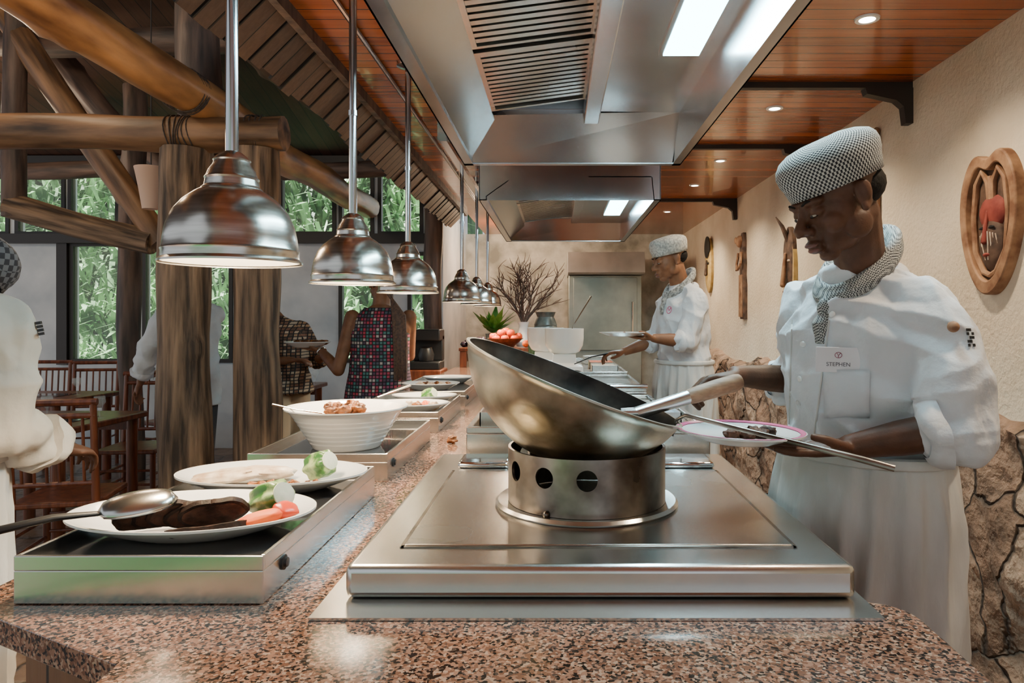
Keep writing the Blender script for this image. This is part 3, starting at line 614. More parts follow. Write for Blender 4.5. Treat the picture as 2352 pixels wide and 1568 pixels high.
for i in range(7): z=.012+i*.014; r=.107+i*.0085; pr+=[(r,z),(r+.006,z+.007),(r+.0065,z+.0085)]
pr+=[(.176,.118),(.186,.122),(.186,.126),(.170,.122),(.15,.10),(.12,.05),(0,.04)]
lathe(g,pr,T(bc),64); obj('serving_bowl',g,PORC,label='large white ribbed bowl of braised food',cat='bowl',angle=25)
for i in range(9): a=i*.7; blob('braised_morsel',(bc.x+.07*math.cos(a)*(.3+.08*i),bc.y+.08*math.sin(a)*(.3+.08*i),bc.z+.112+.006*(i%3)),(.026,.02,.016),STEW,'glossy brown braised morsel in the bowl','food',group='braised food in the bowl',n=.4,rot=(0,.2,i))
g=G(); lathe(g,[(0,.07),(.138,.088),(.138,.0885),(0,.095)],T(bc),32); obj('sauce',g,STEW,label='brown sauce filling the white bowl',cat='food',kind='stuff')
g=G(); tube(g,[S(625,928,2.12),S(680,940,2.15),S(740,948,2.18)],[.008,.005,.006],10,flat=.5); obj('spoon',g,STEELX,label='steel spoon resting in the white bowl',cat='spoon')
platter((-.63,2.95,1.0045),.17,.12,'small white oval platter of mixed food')
platter((-.62,3.25,1.0045),.15,.11,'small white oval platter with vegetables')
platter((-.70,3.85,1.0045),.16,.12,'white oval platter under a distant heat lamp')
platter((-.66,4.25,1.0045),.16,.12,'white oval platter under a distant heat lamp')
for i in range(5): blob('food_morsel',(-.66+.035*i,2.93+.02*(i%2),1.03),(.028,.022,.018),[CARROT,FISH,STEW][i%3],'cooked food piece on the small platter','food',n=.4,rot=(0,0,i))
veg((-.60,3.26,1.04),1.2)
for i in range(6): blob('food_morsel',(-.76+.03*i,3.86+.02*(i%2),1.03),(.026,.022,.016),[FISH,STEW][i%2],'cooked food piece on the distant platter','food',n=.4,rot=(0,0,i))
blob('dropped_morsel',(-.385,2.55,.955),(.018,.02,.014),STEW,'small bit of food on the granite','food',n=.5)
g=G(); tube(g,[S(865,912,2.8),S(940,885,2.95)],[.008,.012],10,flat=.4); obj('tongs',g,STEELX,label='steel tongs resting on a platter',cat='tongs')
# ---------------------------------------------------------------- far counter things
ub=thing('pedestal_bowl',(.05,5.0,1.04),'deep white serving bowl on a square pedestal','bowl'); c=Vector((.05,5.0,1.04))
g=G(); lathe(g,[(0,.10),(.07,.10),(.11,.12),(.135,.165),(.140,.21),(.141,.285),(.133,.285),(.13,.2),(.08,.13),(0,.125)],T(c),40); obj('bowl',g,PORC,ub)
g=G(); loft(g,[[c+Vector((sx*w,sy*w,z)) for sx,sy in ((-1,-1),(1,-1),(1,1),(-1,1))] for w,z in ((.13,-.0185),(.13,.02),(.085,.04),(.08,.105))]); obj('pedestal',g,PORC,ub,bevel=.004)
g=G(); tube(g,[c+Vector((.02,0,.2)),S(1320,742,5.0),S(1358,680,5.0)],[.006,.007,.011],8,flat=.5); obj('ladle',g,STEELX,label='steel ladle standing in the white bowl',cat='ladle')
ub2=dup(ub,(-.14,.35,-.0)); ub2['label']='second deep white bowl on a pedestal farther back'
shelf=thing('display_stand',(-.45,6.8,.94),'raised display stand at the end of the buffet','stand'); g=G(); box(g,(-.92,6.5,1.09),(.1,7.3,1.12)); obj('top_board',g,CHAIRM,shelf,bevel=.004)
for x in (-.88,.06):
    for y in (6.54,7.26):
        g=G(); box(g,(x-.03,y-.03,.9405),(x+.03,y+.03,1.09)); obj('leg',g,CHAIRM,shelf)
g=G(); bb=Vector((-.50,6.75,1.1205)); lathe(g,[(0,0),(.08,0),(.10,.02),(.17,.08),(.175,.085),(.165,.085),(.09,.025),(0,.02)],T(bb),32); obj('fruit_bowl',g,CHAIRM,label='wooden bowl piled with red tomatoes',cat='bowl')
tm=None
for i,(dx,dy,dz) in enumerate([(-.09,-.05,.08),(0,-.08,.08),(.09,-.05,.08),(.05,.05,.08),(-.05,.05,.08),(-.04,-.02,.135),(.05,-.02,.135),(0,.03,.15),(.12,.02,.10),(-.12,.02,.10)]):
    p=bb+Vector((dx,dy,dz))
    if tm is None:
        tm=thing('tomato',p,'ripe red tomato in the wooden bowl','tomato','tomatoes in the bowl'); p0=p
        g=G(); lathe(g,[(0,-.036),(.02,-.036),(.038,-.018),(.042,0),(.038,.02),(.022,.033),(.008,.033),(0,.028)],T(p),20); obj('fruit',g,RED,tm)
        g=G()
        for k in range(5): a=k*1.257; g.add([p+Vector((0,0,.031)),p+Vector((.018*math.cos(a-.3),.018*math.sin(a-.3),.036)),p+Vector((.03*math.cos(a),.03*math.sin(a),.034)),p+Vector((.018*math.cos(a+.3),.018*math.sin(a+.3),.036))],[(0,1,2,3)])
        obj('calyx',g,LEAF,tm)
    else: dup(tm,p-p0)
AUB=mat('aubergine_skin',(.02,.012,.02),rough=.2)
for i in range(14):
    a=i*2.4; r=.03*math.sqrt(i); blob('aubergine',(-.80+r*math.cos(a),6.7+r*math.sin(a),1.15+.02*(i%3)),(.035,.03,.028),AUB,'glossy dark aubergine in the display pile','vegetable',group='dark aubergines on the stand',n=.1,rot=(0,0,a))
for i in range(6):
    blob('orange_fruit',(-.30+.07*(i%3)+.01*(i//3),6.62+.07*(i//3),1.156),(.034,.034,.033),CARROT,'round orange on the display stand','fruit',group='oranges on the display stand',n=.02)
def vase(c,pr,m,label,name='vase'):
    g=G(); lathe(g,pr,T(c),32); return obj(name,g,m,label=label,cat='vase')
VM=mat('dark_pottery',(.05,.065,.06),(.13,.15,.14),rough=.3,scale=15)
vase((-.12,7.08,1.1205),[(0,0),(.09,0),(.115,.04),(.12,.09),(.115,.10),(.12,.11),(.12,.19),(.113,.20),(.118,.21),(.10,.26),(.085,.29),(.10,.33),(.105,.34),(.07,.31),(0,.2)],VM,'dark glazed pottery jar with a banded rim')
tv=Vector((-.34,7.0,1.1205)); vase(tv,[(0,0),(.07,0),(.08,.03),(.06,.1),(.045,.2),(.06,.24),(.05,.24),(0,.2)],PORC,'slim pale vase holding dry branches')
g=G()
def branch(p,d,L,r,depth):
    pts=[p]; q=p.copy(); dd=d.copy()
    for i in range(4):
        dd=(dd+Vector((random.uniform(-.25,.25),random.uniform(-.2,.2),random.uniform(-.1,.15)))).normalized(); q=q+dd*L/4; pts.append(q.copy())
    tube(g,pts,[r,r*.9,r*.75,r*.6,r*.4],5)
    if depth:
        for i in range(4):
            b=pts[random.randint(1,4)]; branch(b,(dd+Vector((random.uniform(-.9,.9),random.uniform(-.6,.6),random.uniform(-.3,.5)))).normalized(),L*.55,r*.6,depth-1)
for i in range(13):
    branch(tv+Vector((0,0,.2)),Vector((random.uniform(-.5,.6),random.uniform(-.1,.4),1)).normalized(),.43,.010,2)
obj('dry_branches',g,TWIG,label='bunch of bare dry twigs in the vase',cat='branches',kind='stuff')
pl=thing('potted_plant',(-.66,7.15,1.1205),'leafy green plant in a small pot','plant'); PP=Vector((-.66,7.15,1.1205)); g=G(); lathe(g,[(0,0),(.06,0),(.08,.12),(.07,.12),(0,.1)],T(PP),24); obj('pot',g,VM,pl)
g=G()
for i in range(34):
    a=random.uniform(0,6.28); el=random.uniform(.3,1.4); L=random.uniform(.2,.42); d=Vector((math.cos(a)*math.cos(el),math.sin(a)*math.cos(el),math.sin(el))); s=Vector((-math.sin(a),math.cos(a),0))
    p=PP+Vector((0,0,.12))
    g.add([p,p+d*L*.5+s*.045,p+d*L+Vector((0,0,-.03)),p+d*L*.5-s*.045,p+d*L*.5+Vector((0,0,.012))],[(0,1,4),(1,2,4),(2,3,4),(3,0,4)])
obj('leaves',g,LEAF,pl)
g=G(); lathe(g,[(0,0),(.03,0),(.032,.02),(.02,.04),(.017,.09),(.026,.12),(.02,.15),(.024,.17),(.02,.19),(.008,.2),(.01,.215),(0,.22)],T(-.10,5.9,1.0205),20); obj('pepper_mill',g,GRIPW,label='turned wooden pepper mill on the worktop',cat='pepper mill')
for i in range(7):
    blob('bread_roll',(-.72+.07*(i%4),6.05+.09*(i//4),.968),(.045,.035,.03),FISH,'pale bread roll on the counter','bread',group='bread rolls near the display',n=.2,rot=(0,0,i))
cb=thing('steel_cabinet',(.62,8.95,0),'tall stainless steel oven cabinet with an angled top vent','cabinet')
g=G(); box(g,(.14,8.65,.0),(1.05,9.38,1.93)); obj('body',g,CABST,cb,bevel=.01)
VENT=mat('vent_steel',(.36,.37,.36),(.50,.51,.50),rough=.6,metal=.3,scale=3)
g=G(); prof=[(8.40,1.95),(8.45,2.2),(9.38,2.2),(9.38,1.935),(8.45,1.935)]; loft(g,[[Vector((x,y,z)) for y,z in prof] for x in (.13,1.06)]); obj('vent_hood',g,VENT,cb,smooth=False)
g=G(); box(g,(.20,8.63,1.0),(.99,8.65,1.9)); obj('door',g,CABST,cb,bevel=.004)
g=G(); tube(g,[(.93,8.61,1.2),(.93,8.61,1.6)],.012,8); obj('handle',g,CHROME,cb)
g=G(); box(g,(-1.2,8.75,0),(.05,9.38,.95)); obj('back_cabinet',g,CABM,label='low wooden sideboard against the back wall',cat='cabinet',bevel=.01)
cu=thing('coffee_machine',(-1.15,6.1,.0),'dark drinks machine on a stand beside the buffet','coffee machine')
g=G(); box(g,(-1.3,6.0,0),(-1.0,6.35,.95)); obj('stand',g,CHAIRM,cu,bevel=.01)
g=G(); box(g,(-1.28,6.03,.95),(-1.02,6.3,1.02)); box(g,(-1.28,6.2,1.02),(-1.02,6.3,1.25)); box(g,(-1.28,6.05,1.2),(-1.02,6.3,1.3)); obj('machine_body',g,BLACK,cu,bevel=.01)
g=G(); lathe(g,[(0,0),(.06,0),(.07,.05),(.05,.11),(.055,.12),(0,.12)],T(-1.15,6.12,1.025),20); obj('jug',g,BLACK,cu)
# ---------------------------------------------------------------- wall masks and carvings
MW1=mat('carved_mask_wood',(.17,.075,.038),(.40,.23,.13),rough=.7,scale=14,bump=.6,detail=8)
MWD=mat('mask_dark_paint',(.04,.022,.017),(.13,.075,.05),rough=.7,scale=18,bump=.4)
MRED=mat('mask_red_paint',(.17,.022,.017),(.27,.05,.035),rough=.75,scale=20,bump=.4)
MYEL=mat('mask_ochre_paint',(.45,.30,.09),(.58,.42,.17),rough=.7,scale=20)
def WF(y,z): return Matrix(((0,0,-1,WX),(-1,0,0,y),(0,1,0,z),(0,0,0,1)))
def outline_slab(g,pts,t0,t1,M,taper=.92):
    c=Vector((sum(p[0] for p in pts)/len(pts),sum(p[1] for p in pts)/len(pts)))
    R=[]
    for t,s in ((t0,1),(t0+(t1-t0)*.7,1),(t1,taper)):
        R.append([M@Vector((c.x+(p[0]-c.x)*s,c.y+(p[1]-c.y)*s,t)) for p in pts])
    loft(g,R)
def ringslab(g,outer,inner,t0,t1,M):
    R=[[M@Vector((p[0],p[1],t0)) for p in outer],[M@Vector((p[0],p[1],t1)) for p in outer],[M@Vector((p[0],p[1],t1)) for p in inner],[M@Vector((p[0],p[1],t0)) for p in inner]]
    R.append(R[0]); loft(g,R,cap=False)
def oval(w,h,n=40,cx=0,cy=0,pw=0): return [(cx+w*math.cos(2*math.pi*k/n)*(1+pw*math.sin(2*math.pi*k/n)),cy+h*math.sin(2*math.pi*k/n)) for k in range(n)]
def heart(w,h,n=64,notch=.18):
    P=[]
    for k in range(n):
        a=2*math.pi*k/n+math.pi/2; x=math.cos(a); y=math.sin(a)
        d=notch*math.exp(-((a-math.pi/2 if a<math.pi*1.5 else a-2.5*math.pi)/.28)**2)
        P.append((w*x*(1+.18*y),h*(y-d)))
    return P
M=WF(2.70,1.78); e=thing('wall_mask',(WX,2.70,1.78),'carved wooden mask with double-lobed frame and red brow','mask')
g=G(); ringslab(g,heart(.175,.29),heart(.138,.235),0,.040,M); obj('frame',g,MW1,e,bevel=.006)
g=G(); outline_slab(g,heart(.139,.236),0,.010,M); obj('backing',g,MWD,e)
g=G(); tube(g,[M@Vector((0,.08,.018)),M@Vector((0,.17,.020))],.012,8)
for s in (-1,1):
    tube(g,[M@Vector((s*.014,.08,.016)),M@Vector((s*.018,.15,.020)),M@Vector((s*.05,.195,.020)),M@Vector((s*.09,.15,.020)),M@Vector((s*.108,.02,.020)),M@Vector((s*.095,-.12,.020)),M@Vector((s*.04,-.20,.020)),M@Vector((0,-.215,.020))],[.011,.012,.013,.013,.012,.012,.012,.011],8)
obj('inner_band',g,MW1,e)
g=G(); ell(g,(0,.028,.010),(.080,.070,.026),M); obj('brow',g,MRED,e)
g=G(); ell(g,(0,-.085,.010),(.070,.115,.032),M); obj('face',g,MWD,e)
for s in (-1,1):
    g=G(); ell(g,(s*.030,-.03,.037),(.018,.006,.005),M); obj('eye',g,BLACK,e)
    g=G()
    for k in range(4): tube(g,[M@Vector((s*(.012+k*.012),-.045-k*.004,.0415-k*.003)),M@Vector((s*(.018+k*.012),-.095,.0425-k*.005)),M@Vector((s*(.008+k*.009),-.155+k*.012,.035-k*.003))],.0022,6)
    obj('carved_stripe',g,FISH,e)
g=G(); capsule(g,M@Vector((0,.03,.034)),M@Vector((0,-.085,.046)),.006,.011); obj('nose',g,MRED,e)
g=G(); ell(g,(0,-.135,.037),(.020,.008,.008),M); obj('mouth',g,MRED,e)
M=WF(5.04,1.76); e=thing('wall_mask',(WX,5.04,1.76),'dark carved mask with horn and long face','mask')
g=G(); outline_slab(g,oval(.10,.30,pw=.25),0,.04,M,.8); obj('face',g,MWD,e)
g=G(); ringslab(g,oval(.12,.27,cy=-.02),oval(.095,.24,cy=-.02),0,.03,M); obj('rim',g,MYEL,e)
g=G(); capsule(g,M@Vector((0,.1,.05)),M@Vector((0,-.12,.07)),.012,.02); ell(g,(0,-.17,.05),(.03,.012,.02),M); obj('nose',g,MW1,e)
g=G(); tube(g,[M@Vector((0,.2,.03)),M@Vector((.02,.3,.08)),M@Vector((0,.37,.12))],[.02,.014,.004],8); obj('horn',g,MWD,e)
for s in (-1,1):
    g=G(); ell(g,(s*.045,.05,.04),(.022,.010,.012),M); obj('eye',g,FISH,e)
M=WF(6.3,1.79); e=thing('carved_figure',(WX,6.3,1.79),'tall thin carved wooden figure plaque with ridges','carving')
g=G(); outline_slab(g,[(-.07,-.40),(.07,-.40),(.075,-.1),(.05,0),(.06,.1),(.045,.2),(.05,.3),(.03,.38),(-.03,.38),(-.05,.3),(-.045,.2),(-.06,.1),(-.05,0),(-.075,-.1)],-.003,.04,M,.85); obj('panel',g,MWD,e)
g=G(); ell(g,(0,.30,.05),(.04,.055,.035),M); ell(g,(0,.31,.085),(.01,.03,.015),M); obj('head',g,MW1,e)
for s in (-1,1):
    g=G(); tube(g,[M@Vector((s*.04,.2,.05)),M@Vector((s*.065,.1,.06)),M@Vector((s*.02,.04,.075))],[.014,.012,.01],8); obj('arm',g,MW1,e)
g=G()
for k in range(7): x=-.045+k*.015; tube(g,[M@Vector((x,.0,.042)),M@Vector((x*1.2,-.38,.042))],.005,6)
obj('ridges',g,MW1,e)
M=WF(7.7,1.98); e=thing('wall_mask',(WX,7.7,1.98),'tall oval mask half black and half ochre','mask')
g=G(); outline_slab(g,oval(.14,.30,pw=-.1),0,.04,M,.85); obj('face',g,MYEL,e)
g=G(); outline_slab(g,oval(.12,.12,cy=.2),.038,.055,M,.85); obj('crown',g,BLACK,e)
g=G(); capsule(g,M@Vector((0,.05,.05)),M@Vector((0,-.1,.06)),.01,.018); obj('nose',g,MWD,e)
for s in (-1,1):
    g=G(); ell(g,(s*.055,.02,.04),(.03,.016,.015),M); obj('eye',g,BLACK,e)
e=thing('carved_staff',(WX-.018,3.67,2.0),'thin carved wooden staff mounted upright on the wall','staff')
g=G(); tube(g,[(WX-.015,3.67,1.5),(WX-.016,3.67,1.8),(WX-.014,3.665,2.1),(WX-.016,3.67,2.3)],[.014,.017,.015,.018],10); obj('shaft',g,MW1,e)
g=G(); ell(g,(WX-.02,3.67,2.33),(.022,.025,.035)); ell(g,(WX-.018,3.67,2.38),(.018,.018,.025)); obj('finial',g,MW1,e)
g=G(); box(g,(WX-.14,4.06,.94),(WX-.06,4.14,1.06)); obj('wall_socket',g,PORC,label='white electrical socket on the stone wall',cat='socket',bevel=.004)
# ---------------------------------------------------------------- people
def hand(g,M,curl=(.4,.5,.4),spread=.06,thumb=.3,s=1.0):
    def P(x,y,z): return M@(Vector((x,y,z))*s)
    ell(g,(.045*s,.002*s,0),(.048*s,.039*s,.015*s),M)
    ks=[(.088,.030),(.094,.010),(.090,-.010),(.082,-.028)]; Ls=[(.040,.025,.020),(.045,.028,.022),(.041,.026,.021),(.032,.020,.018)]
    for i,((kx,ky),L) in enumerate(zip(ks,Ls)):
        tube(g,[P(.0,ky*.5,0),P(kx,ky,.002)],[.015*s,.0105*s],10)
        p=Vector((kx,ky,.002)); ang=0; sp=spread*(1.5-i); pts=[p.copy()]
        for j in range(3):
            ang+=curl[j]*(1+.08*i); p=p+Vector((math.cos(ang)*math.cos(sp),math.sin(sp)*math.cos(ang),-math.sin(ang)))*L[j]; pts.append(p.copy())
        rr=[.0095,.0088,.008,.007]
        if i==3: rr=[r*.87 for r in rr]
        for a,b,ra,rb in zip(pts[:-1],pts[1:],rr[:-1],rr[1:]): capsule(g,P(*a),P(*b),ra*s,rb*s,10)
    t=[Vector((.02,.022,-.004)),Vector((.048,.046,-.012-thumb*.02)),Vector((.072,.050,-.016-thumb*.035)),Vector((.095,.046,-.018-thumb*.04))]
    for a,b,ra,rb in zip(t[:-1],t[1:],(.015,.0115,.010),(.0115,.010,.0085)): capsule(g,P(*a),P(*b),ra*s,rb*s,10)
def headgeo(g,M,s=1.0):
    E=lambda c,r: ell(g,[k*s for k in c],[k*s for k in r],M,nu=24,nv=16)
    E((-.015,0,.035),(.098,.075,.090)); E((.022,0,-.015),(.066,.063,.085)); E((.03,0,-.072),(.050,.045,.034)); E((.062,0,-.100),(.022,.024,.016))
    E((.045,0,-.04),(.040,.050,.055))
    for y in (-1,1):
        E((.072,y*.028,.019),(.020,.028,.010)); E((.052,y*.040,-.034),(.026,.022,.026)); E((.096,y*.014,-.038),(.013,.010,.009)); E((.073,y*.031,-.002),(.0165,.018,.013))
        E((-.008,y*.077,-.006),(.019,.007,.032)); E((-.016,y*.083,.004),(.012,.005,.022)); E((-.001,y*.080,-.030),(.010,.006,.010)); E((.008,y*.052,-.06),(.034,.012,.03))
    tube(g,[M@(Vector(p)*s) for p in ((.078,0,.018),(.094,0,-.010),(.111,0,-.030),(.109,0,-.042))],[.008*s,.0095*s,.013*s,.011*s],12)
    E((.091,0,-.066),(.014,.025,.008)); E((.088,0,-.080),(.014,.022,.009)); E((.080,0,-.055),(.014,.024,.02))
def person(label,pel,chest,yaw,H,hyaw,hpitch,arms,skin,coatm,voxel=.006,style='chef',folds=.013,cap=None,bottom=None,scarf=None,apron=True,handscale=1.0,bulk=1.0):
    pel=Vector(pel); chest=Vector(chest); H=Vector(H)
    f=Vector((math.cos(yaw),math.sin(yaw),0)); l=Vector((-math.sin(yaw),math.cos(yaw),0)); up=Vector((0,0,1))
    e=thing('person',(pel.x,pel.y,0),label,'person')
    HM=T(H)@Matrix.Rotation(hyaw,4,'Z')@Matrix.Rotation(hpitch,4,'Y')
    def ctr(t): return pel.lerp(chest,t)
    kb=1 if style=='none' else .90
    prof=[(-.22,.155,.115),(-.1,.165,.12),(.08,.155,.112),(.3,.145,.105),(.55,.162,.115),(.78,.178,.118),(.90,.165,.10),(1.0,.10,.07),(1.08,.060,.058)]
    def torso(g,prof,k=1,n=32):
        R=[]
        for t,a,b in prof:
            c=ctr(t); R.append([c+l*math.cos(q)*(a*k*bulk)+f*math.sin(q)*(b*k*bulk) for q in [2*math.pi*j/n for j in range(n)]])
        loft(g,R)
    g=G(); torso(g,prof,kb)
    nb=ctr(1.04); capsule(g,nb,HM@Vector((-.025,0,-.05)),.057,.053); headgeo(g,HM)
    sh={}
    for side,s in (('L',1),('R',-1)):
        A=arms[side]; sp=ctr(.93)+l*s*.165*bulk; sh[side]=sp
        el=Vector(A['e']); wr=Vector(A['w'])
        capsule(g,sp-up*(.012 if kb<1 else 0),el,.050*kb,.040); capsule(g,el,wr.lerp(el,.45),.041,.036); capsule(g,wr.lerp(el,.45),wr,.036,.025)
        hM=frame(wr,A['x'],A['z'],A.get('m',False)); hand(g,hM,A.get('c',(.4,.5,.4)),thumb=A.get('t',.3),s=handscale*.95)
    for s in (1,-1):
        hp=ctr(-.12)+l*s*.085; kn=Vector((hp.x,hp.y,hp.z*.52))+f*.02; an=Vector((hp.x,hp.y,.09))+l*s*.02
        capsule(g,hp,kn,.085,.056); capsule(g,kn,an,.055,.038); capsule(g,an-Vector((0,0,.04)),an+f*.13-Vector((0,0,.055)),.038,.030)
    body=obj('body',remesh(g,'body',skin,voxel,3),skin,e)
    for s in (1,-1):
        g=G(); ell(g,(.0855,s*.031,-.0080),(.0050,.0105,.0032),HM); obj('eye',g,EYEW,e)
        g=G(); ell(g,(.0900,s*.031,-.0085),(.0020,.0045,.0030),HM); obj('pupil',g,BLACK,e)
        g=G(); tube(g,[HM@Vector((.087,s*.020,-.0105)),HM@Vector((.0905,s*.031,-.0115)),HM@Vector((.083,s*.043,-.0095))],[.0008,.0012,.0008],6); obj('eyelash',g,HAIR,e)
        g=G(); tube(g,[HM@Vector((.0915,s*.014,.019)),HM@Vector((.0905,s*.032,.025)),HM@Vector((.078,s*.050,.020))],[.0022,.0030,.0012],8); obj('eyebrow',g,HAIR,e)
    g=G(); ell(g,(.0965,0,-.067),(.0095,.022,.0060),HM); ell(g,(.0935,0,-.079),(.0105,.019,.0072),HM); obj('lips',g,LIPM,e)
    out={}
    if style in('chef','shirt'):
        g=G()
        cp=[(-.28,.200,.150),(-.1,.195,.150),(.15,.183,.143),(.4,.182,.143),(.6,.190,.146),(.8,.195,.142),(.92,.180,.120),(1.0,.138,.098),(1.07,.092,.084),(1.12,.078,.078)]
        torso(g,cp,1,40)
        for side in 'LR':
            A=arms[side]; sp=sh[side]; el=Vector(A['e']); wr=Vector(A['w'])
            nk=ctr(1.05); capsule(g,nk,sp+(nk-sp)*.1+Vector((0,0,.012)),.062,.060)
            capsule(g,sp,sp.lerp(el,.5),.070*bulk,.069*bulk); capsule(g,sp.lerp(el,.5),el,.069*bulk,.068*bulk); cu=el.lerp(wr,A.get('cuff',.30))
            capsule(g,el,el.lerp(cu,.6),.068*bulk,.062*bulk); tube(g,[el.lerp(cu,.3),cu],[.066*bulk,.060*bulk],20)
        m=remesh(g,'coat',coatm,max(voxel,.005),4,folds=folds)
        coat=obj('coat',m,coatm,e); out['coat']=coat
        for side in 'LR':
            A=arms[side]; el=Vector(A['e']); wr=Vector(A['w']); cf=A.get('cuff',.30)
            g=G(); a=el.lerp(wr,cf-.18); b=el.lerp(wr,cf+.02)
            tube(g,[b,a.lerp(b,.85),a.lerp(b,.5),a,a.lerp(b,.05),b.lerp(a,.02)],[.053*bulk,.066*bulk,.069*bulk,.071*bulk,.063*bulk,.05*bulk],36,cap=False)
            for v in g.v: v+=Vector((noise.noise(v*25),noise.noise(v*25+Vector((4,4,4))),noise.noise(v*25+Vector((8,2,1)))))*.013
            obj('cuff',g,coatm,e,angle=80)
    if bottom:
        g=G(); R=[]
        for t,a,b in [(.1,.17,.12),(-.1,.175,.13),(-.25,.17,.125)]:
            c=ctr(t); R.append([c+l*math.cos(q)*a*.98+f*math.sin(q)*b*.98 for q in [2*math.pi*j/24 for j in range(24)]])
        loft(g,R)
        for s in (1,-1):
            hp=ctr(-.12)+l*s*.09; kn=Vector((hp.x,hp.y,hp.z*.52))+f*.02; an=Vector((hp.x,hp.y,.10))+l*s*.02
            capsule(g,hp,kn,.098,.078); capsule(g,kn,an,.078,.070)
        obj('trousers',remesh(g,'trousers',bottom,.012,3),bottom,e)
        for s in (1,-1):
            hp=ctr(-.12)+l*s*.09; an=Vector((hp.x,hp.y,.0))+l*s*.015
            g=G(); M=frame(an,f,up); R=[]
            for x,w,h in ((-.07,.03,.05),(-.05,.042,.08),(0,.043,.085),(.07,.045,.065),(.14,.048,.05),(.18,.038,.035),(.195,.015,.02)):
                R.append([M@Vector((x,w*math.cos(q),h*.5+h*.5*math.sin(q)+.001)) for q in [2*math.pi*j/16 for j in range(16)]])
            loft(g,R); obj('shoe',g,SHOEM,e)
    if apron:
        g=G(); R=[]; n=144; zt=ctr(.26).z
        for i in range(30):
            t=i/29; z=zt-(zt-.42)*t; c=ctr((z-pel.z)/(chest.z-pel.z)) if z>pel.z else pel
            A=.196+.022*min(1,t*5)-.006*t; B=.155+.018*min(1,t*5)-.012*t
            row=[]
            for j in range(n):
                q=2*math.pi*j/n; am=.005+.020*min(1,t*2)
                fo=am*(1-abs(noise.noise((math.cos(q)*3+t*.8,math.sin(q)*3,t*1.1)))*3)+.008*noise.noise((math.cos(q)*9,math.sin(q)*9,t*3))
                row.append(Vector((c.x,c.y,z))+l*math.cos(q)*(A*bulk+fo)+f*math.sin(q)*(B*bulk+fo))
            R.append(row)
        loft(g,R,cap=False); o=obj('apron',g,CLOTHG,e,angle=80); md=o.modifiers.new('s','SOLIDIFY'); md.thickness=.004
        g=G(); c=ctr(.25); tube(g,[c+l*math.cos(q)*.204*bulk+f*math.sin(q)*.163*bulk for q in [2*math.pi*j/40 for j in range(41)]],.010,8,cap=False,flat=1.3); obj('apron_tie',g,CLOTHG,e)
    if scarf:
        g=G(); N_=ctr(1.06)
        ring=[N_+f*(math.cos(q)*.080+.016)+l*math.sin(q)*.077+up*(.030-.072*math.cos(q)) for q in [2*math.pi*j/32 for j in range(33)]]
        tube(g,ring,[.019]*33,12,cap=False)
        ring=[p+up*.020-f*.004 for p in ring]; tube(g,ring,[.014]*33,12,cap=False)
        k=N_+f*.112-up*.062; ell(g,k,(.020,.020,.024)); 
        tube(g,[k,k+f*.018-up*.035,k+f*.018-up*.080],[.016,.023,.014],10,flat=.5)
        obj('neck_scarf',remesh(g,'scarf',scarf,.004,3),scarf,e)
        g=G(); ring=[N_+f*(math.cos(q)*.087+.004)+l*math.sin(q)*.086+up*(-.012-.045*math.cos(q)) for q in [2*math.pi*j/32 for j in range(33)]]
        tube(g,ring,.013,10,cap=False,flat=1.6); obj('collar',g,coatm,e)
    if cap:
        CMx=HM@T(-.012,0,.062)
        if cap==CHECK: cap=cylcheck('houndstooth_cap_cloth',(.50,.50,.47),(.02,.02,.025),150,CMx,.0046)
        pr=[(.094,-.03),(.101,-.012),(.107,.008),(.109,.026),(.105,.042),(.094,.055),(.07,.065),(.04,.070),(.0,.071)]
        g=G(); lathe(g,pr,CMx@Matrix.Diagonal((1.05,.92,1,1)),64,cap=False)
        for v in g.v:
            v+=Vector((noise.noise(v*13),noise.noise(v*13+Vector((5,5,5))),noise.noise(v*13+Vector((9,0,3)))))*.006
        obj('cap',g,cap,e,angle=80)
        g=G(); ell(g,(-.050,0,.008),(.062,.0705,.05),HM); obj('hair',g,HAIR,e)
        g=G(); lathe(g,[(.0955,-.034),(.098,-.034),(.1035,-.008),(.101,-.008)],CMx@Matrix.Diagonal((1.05,.92,1,1)),64,cap=False); obj('cap_band',g,cap,e,angle=80)
    out.update(e=e,HM=HM,ctr=ctr,f=f,l=l,sh=sh,body=body); return out
yawA=math.atan2(-.42,-.9)
lw=Vector((.600,1.43,1.136)); rw=S(1690,862,1.76)
P1=person('male cook in white jacket, checked cap and scarf, holding a plate',
 (.705,1.62,.98),(.700,1.60,1.455),yawA,(.602,1.50,1.655),math.atan2(-.20,-.98),math.radians(24),
 {'L':dict(e=(.800,1.37,1.185),w=lw,x=(-1,.0,-.02),z=(0,.15,-1),c=(.05,.12,.15),t=.5,m=True,cuff=.36),
  'R':dict(e=(.70,1.93,1.225),w=rw,x=(-.95,-.15,-.15),z=(0,.2,1),c=(.5,.9,.6),t=.4,m=False,cuff=.38)},
 SKIN,CLOTH,voxel=.0035,cap=CHECK,scarf=CHECK,bottom=TROU,folds=.019)
P2=person('male cook in white jacket and pale cap plating food',
 (.74,4.05,1.02),(.72,4.03,1.53),math.atan2(-.35,-.93),(.64,3.98,1.735),math.atan2(-.3,-.95),math.radians(14),
 {'L':dict(e=(.72,3.85,1.27),w=(.53,3.82,1.29),x=(-1,-.1,.05),z=(0,.1,-1),c=(.1,.2,.2),t=.5,m=True,cuff=.3),
  'R':dict(e=(.60,4.22,1.27),w=(.40,4.15,1.20),x=(-1,-.1,-.1),z=(0,0,1),c=(.4,.6,.5),cuff=.3)},
 SKIN2,CLOTH,voxel=.005,cap=LTCAP,scarf=GREYC,bottom=TROU,bulk=.95,folds=.016)
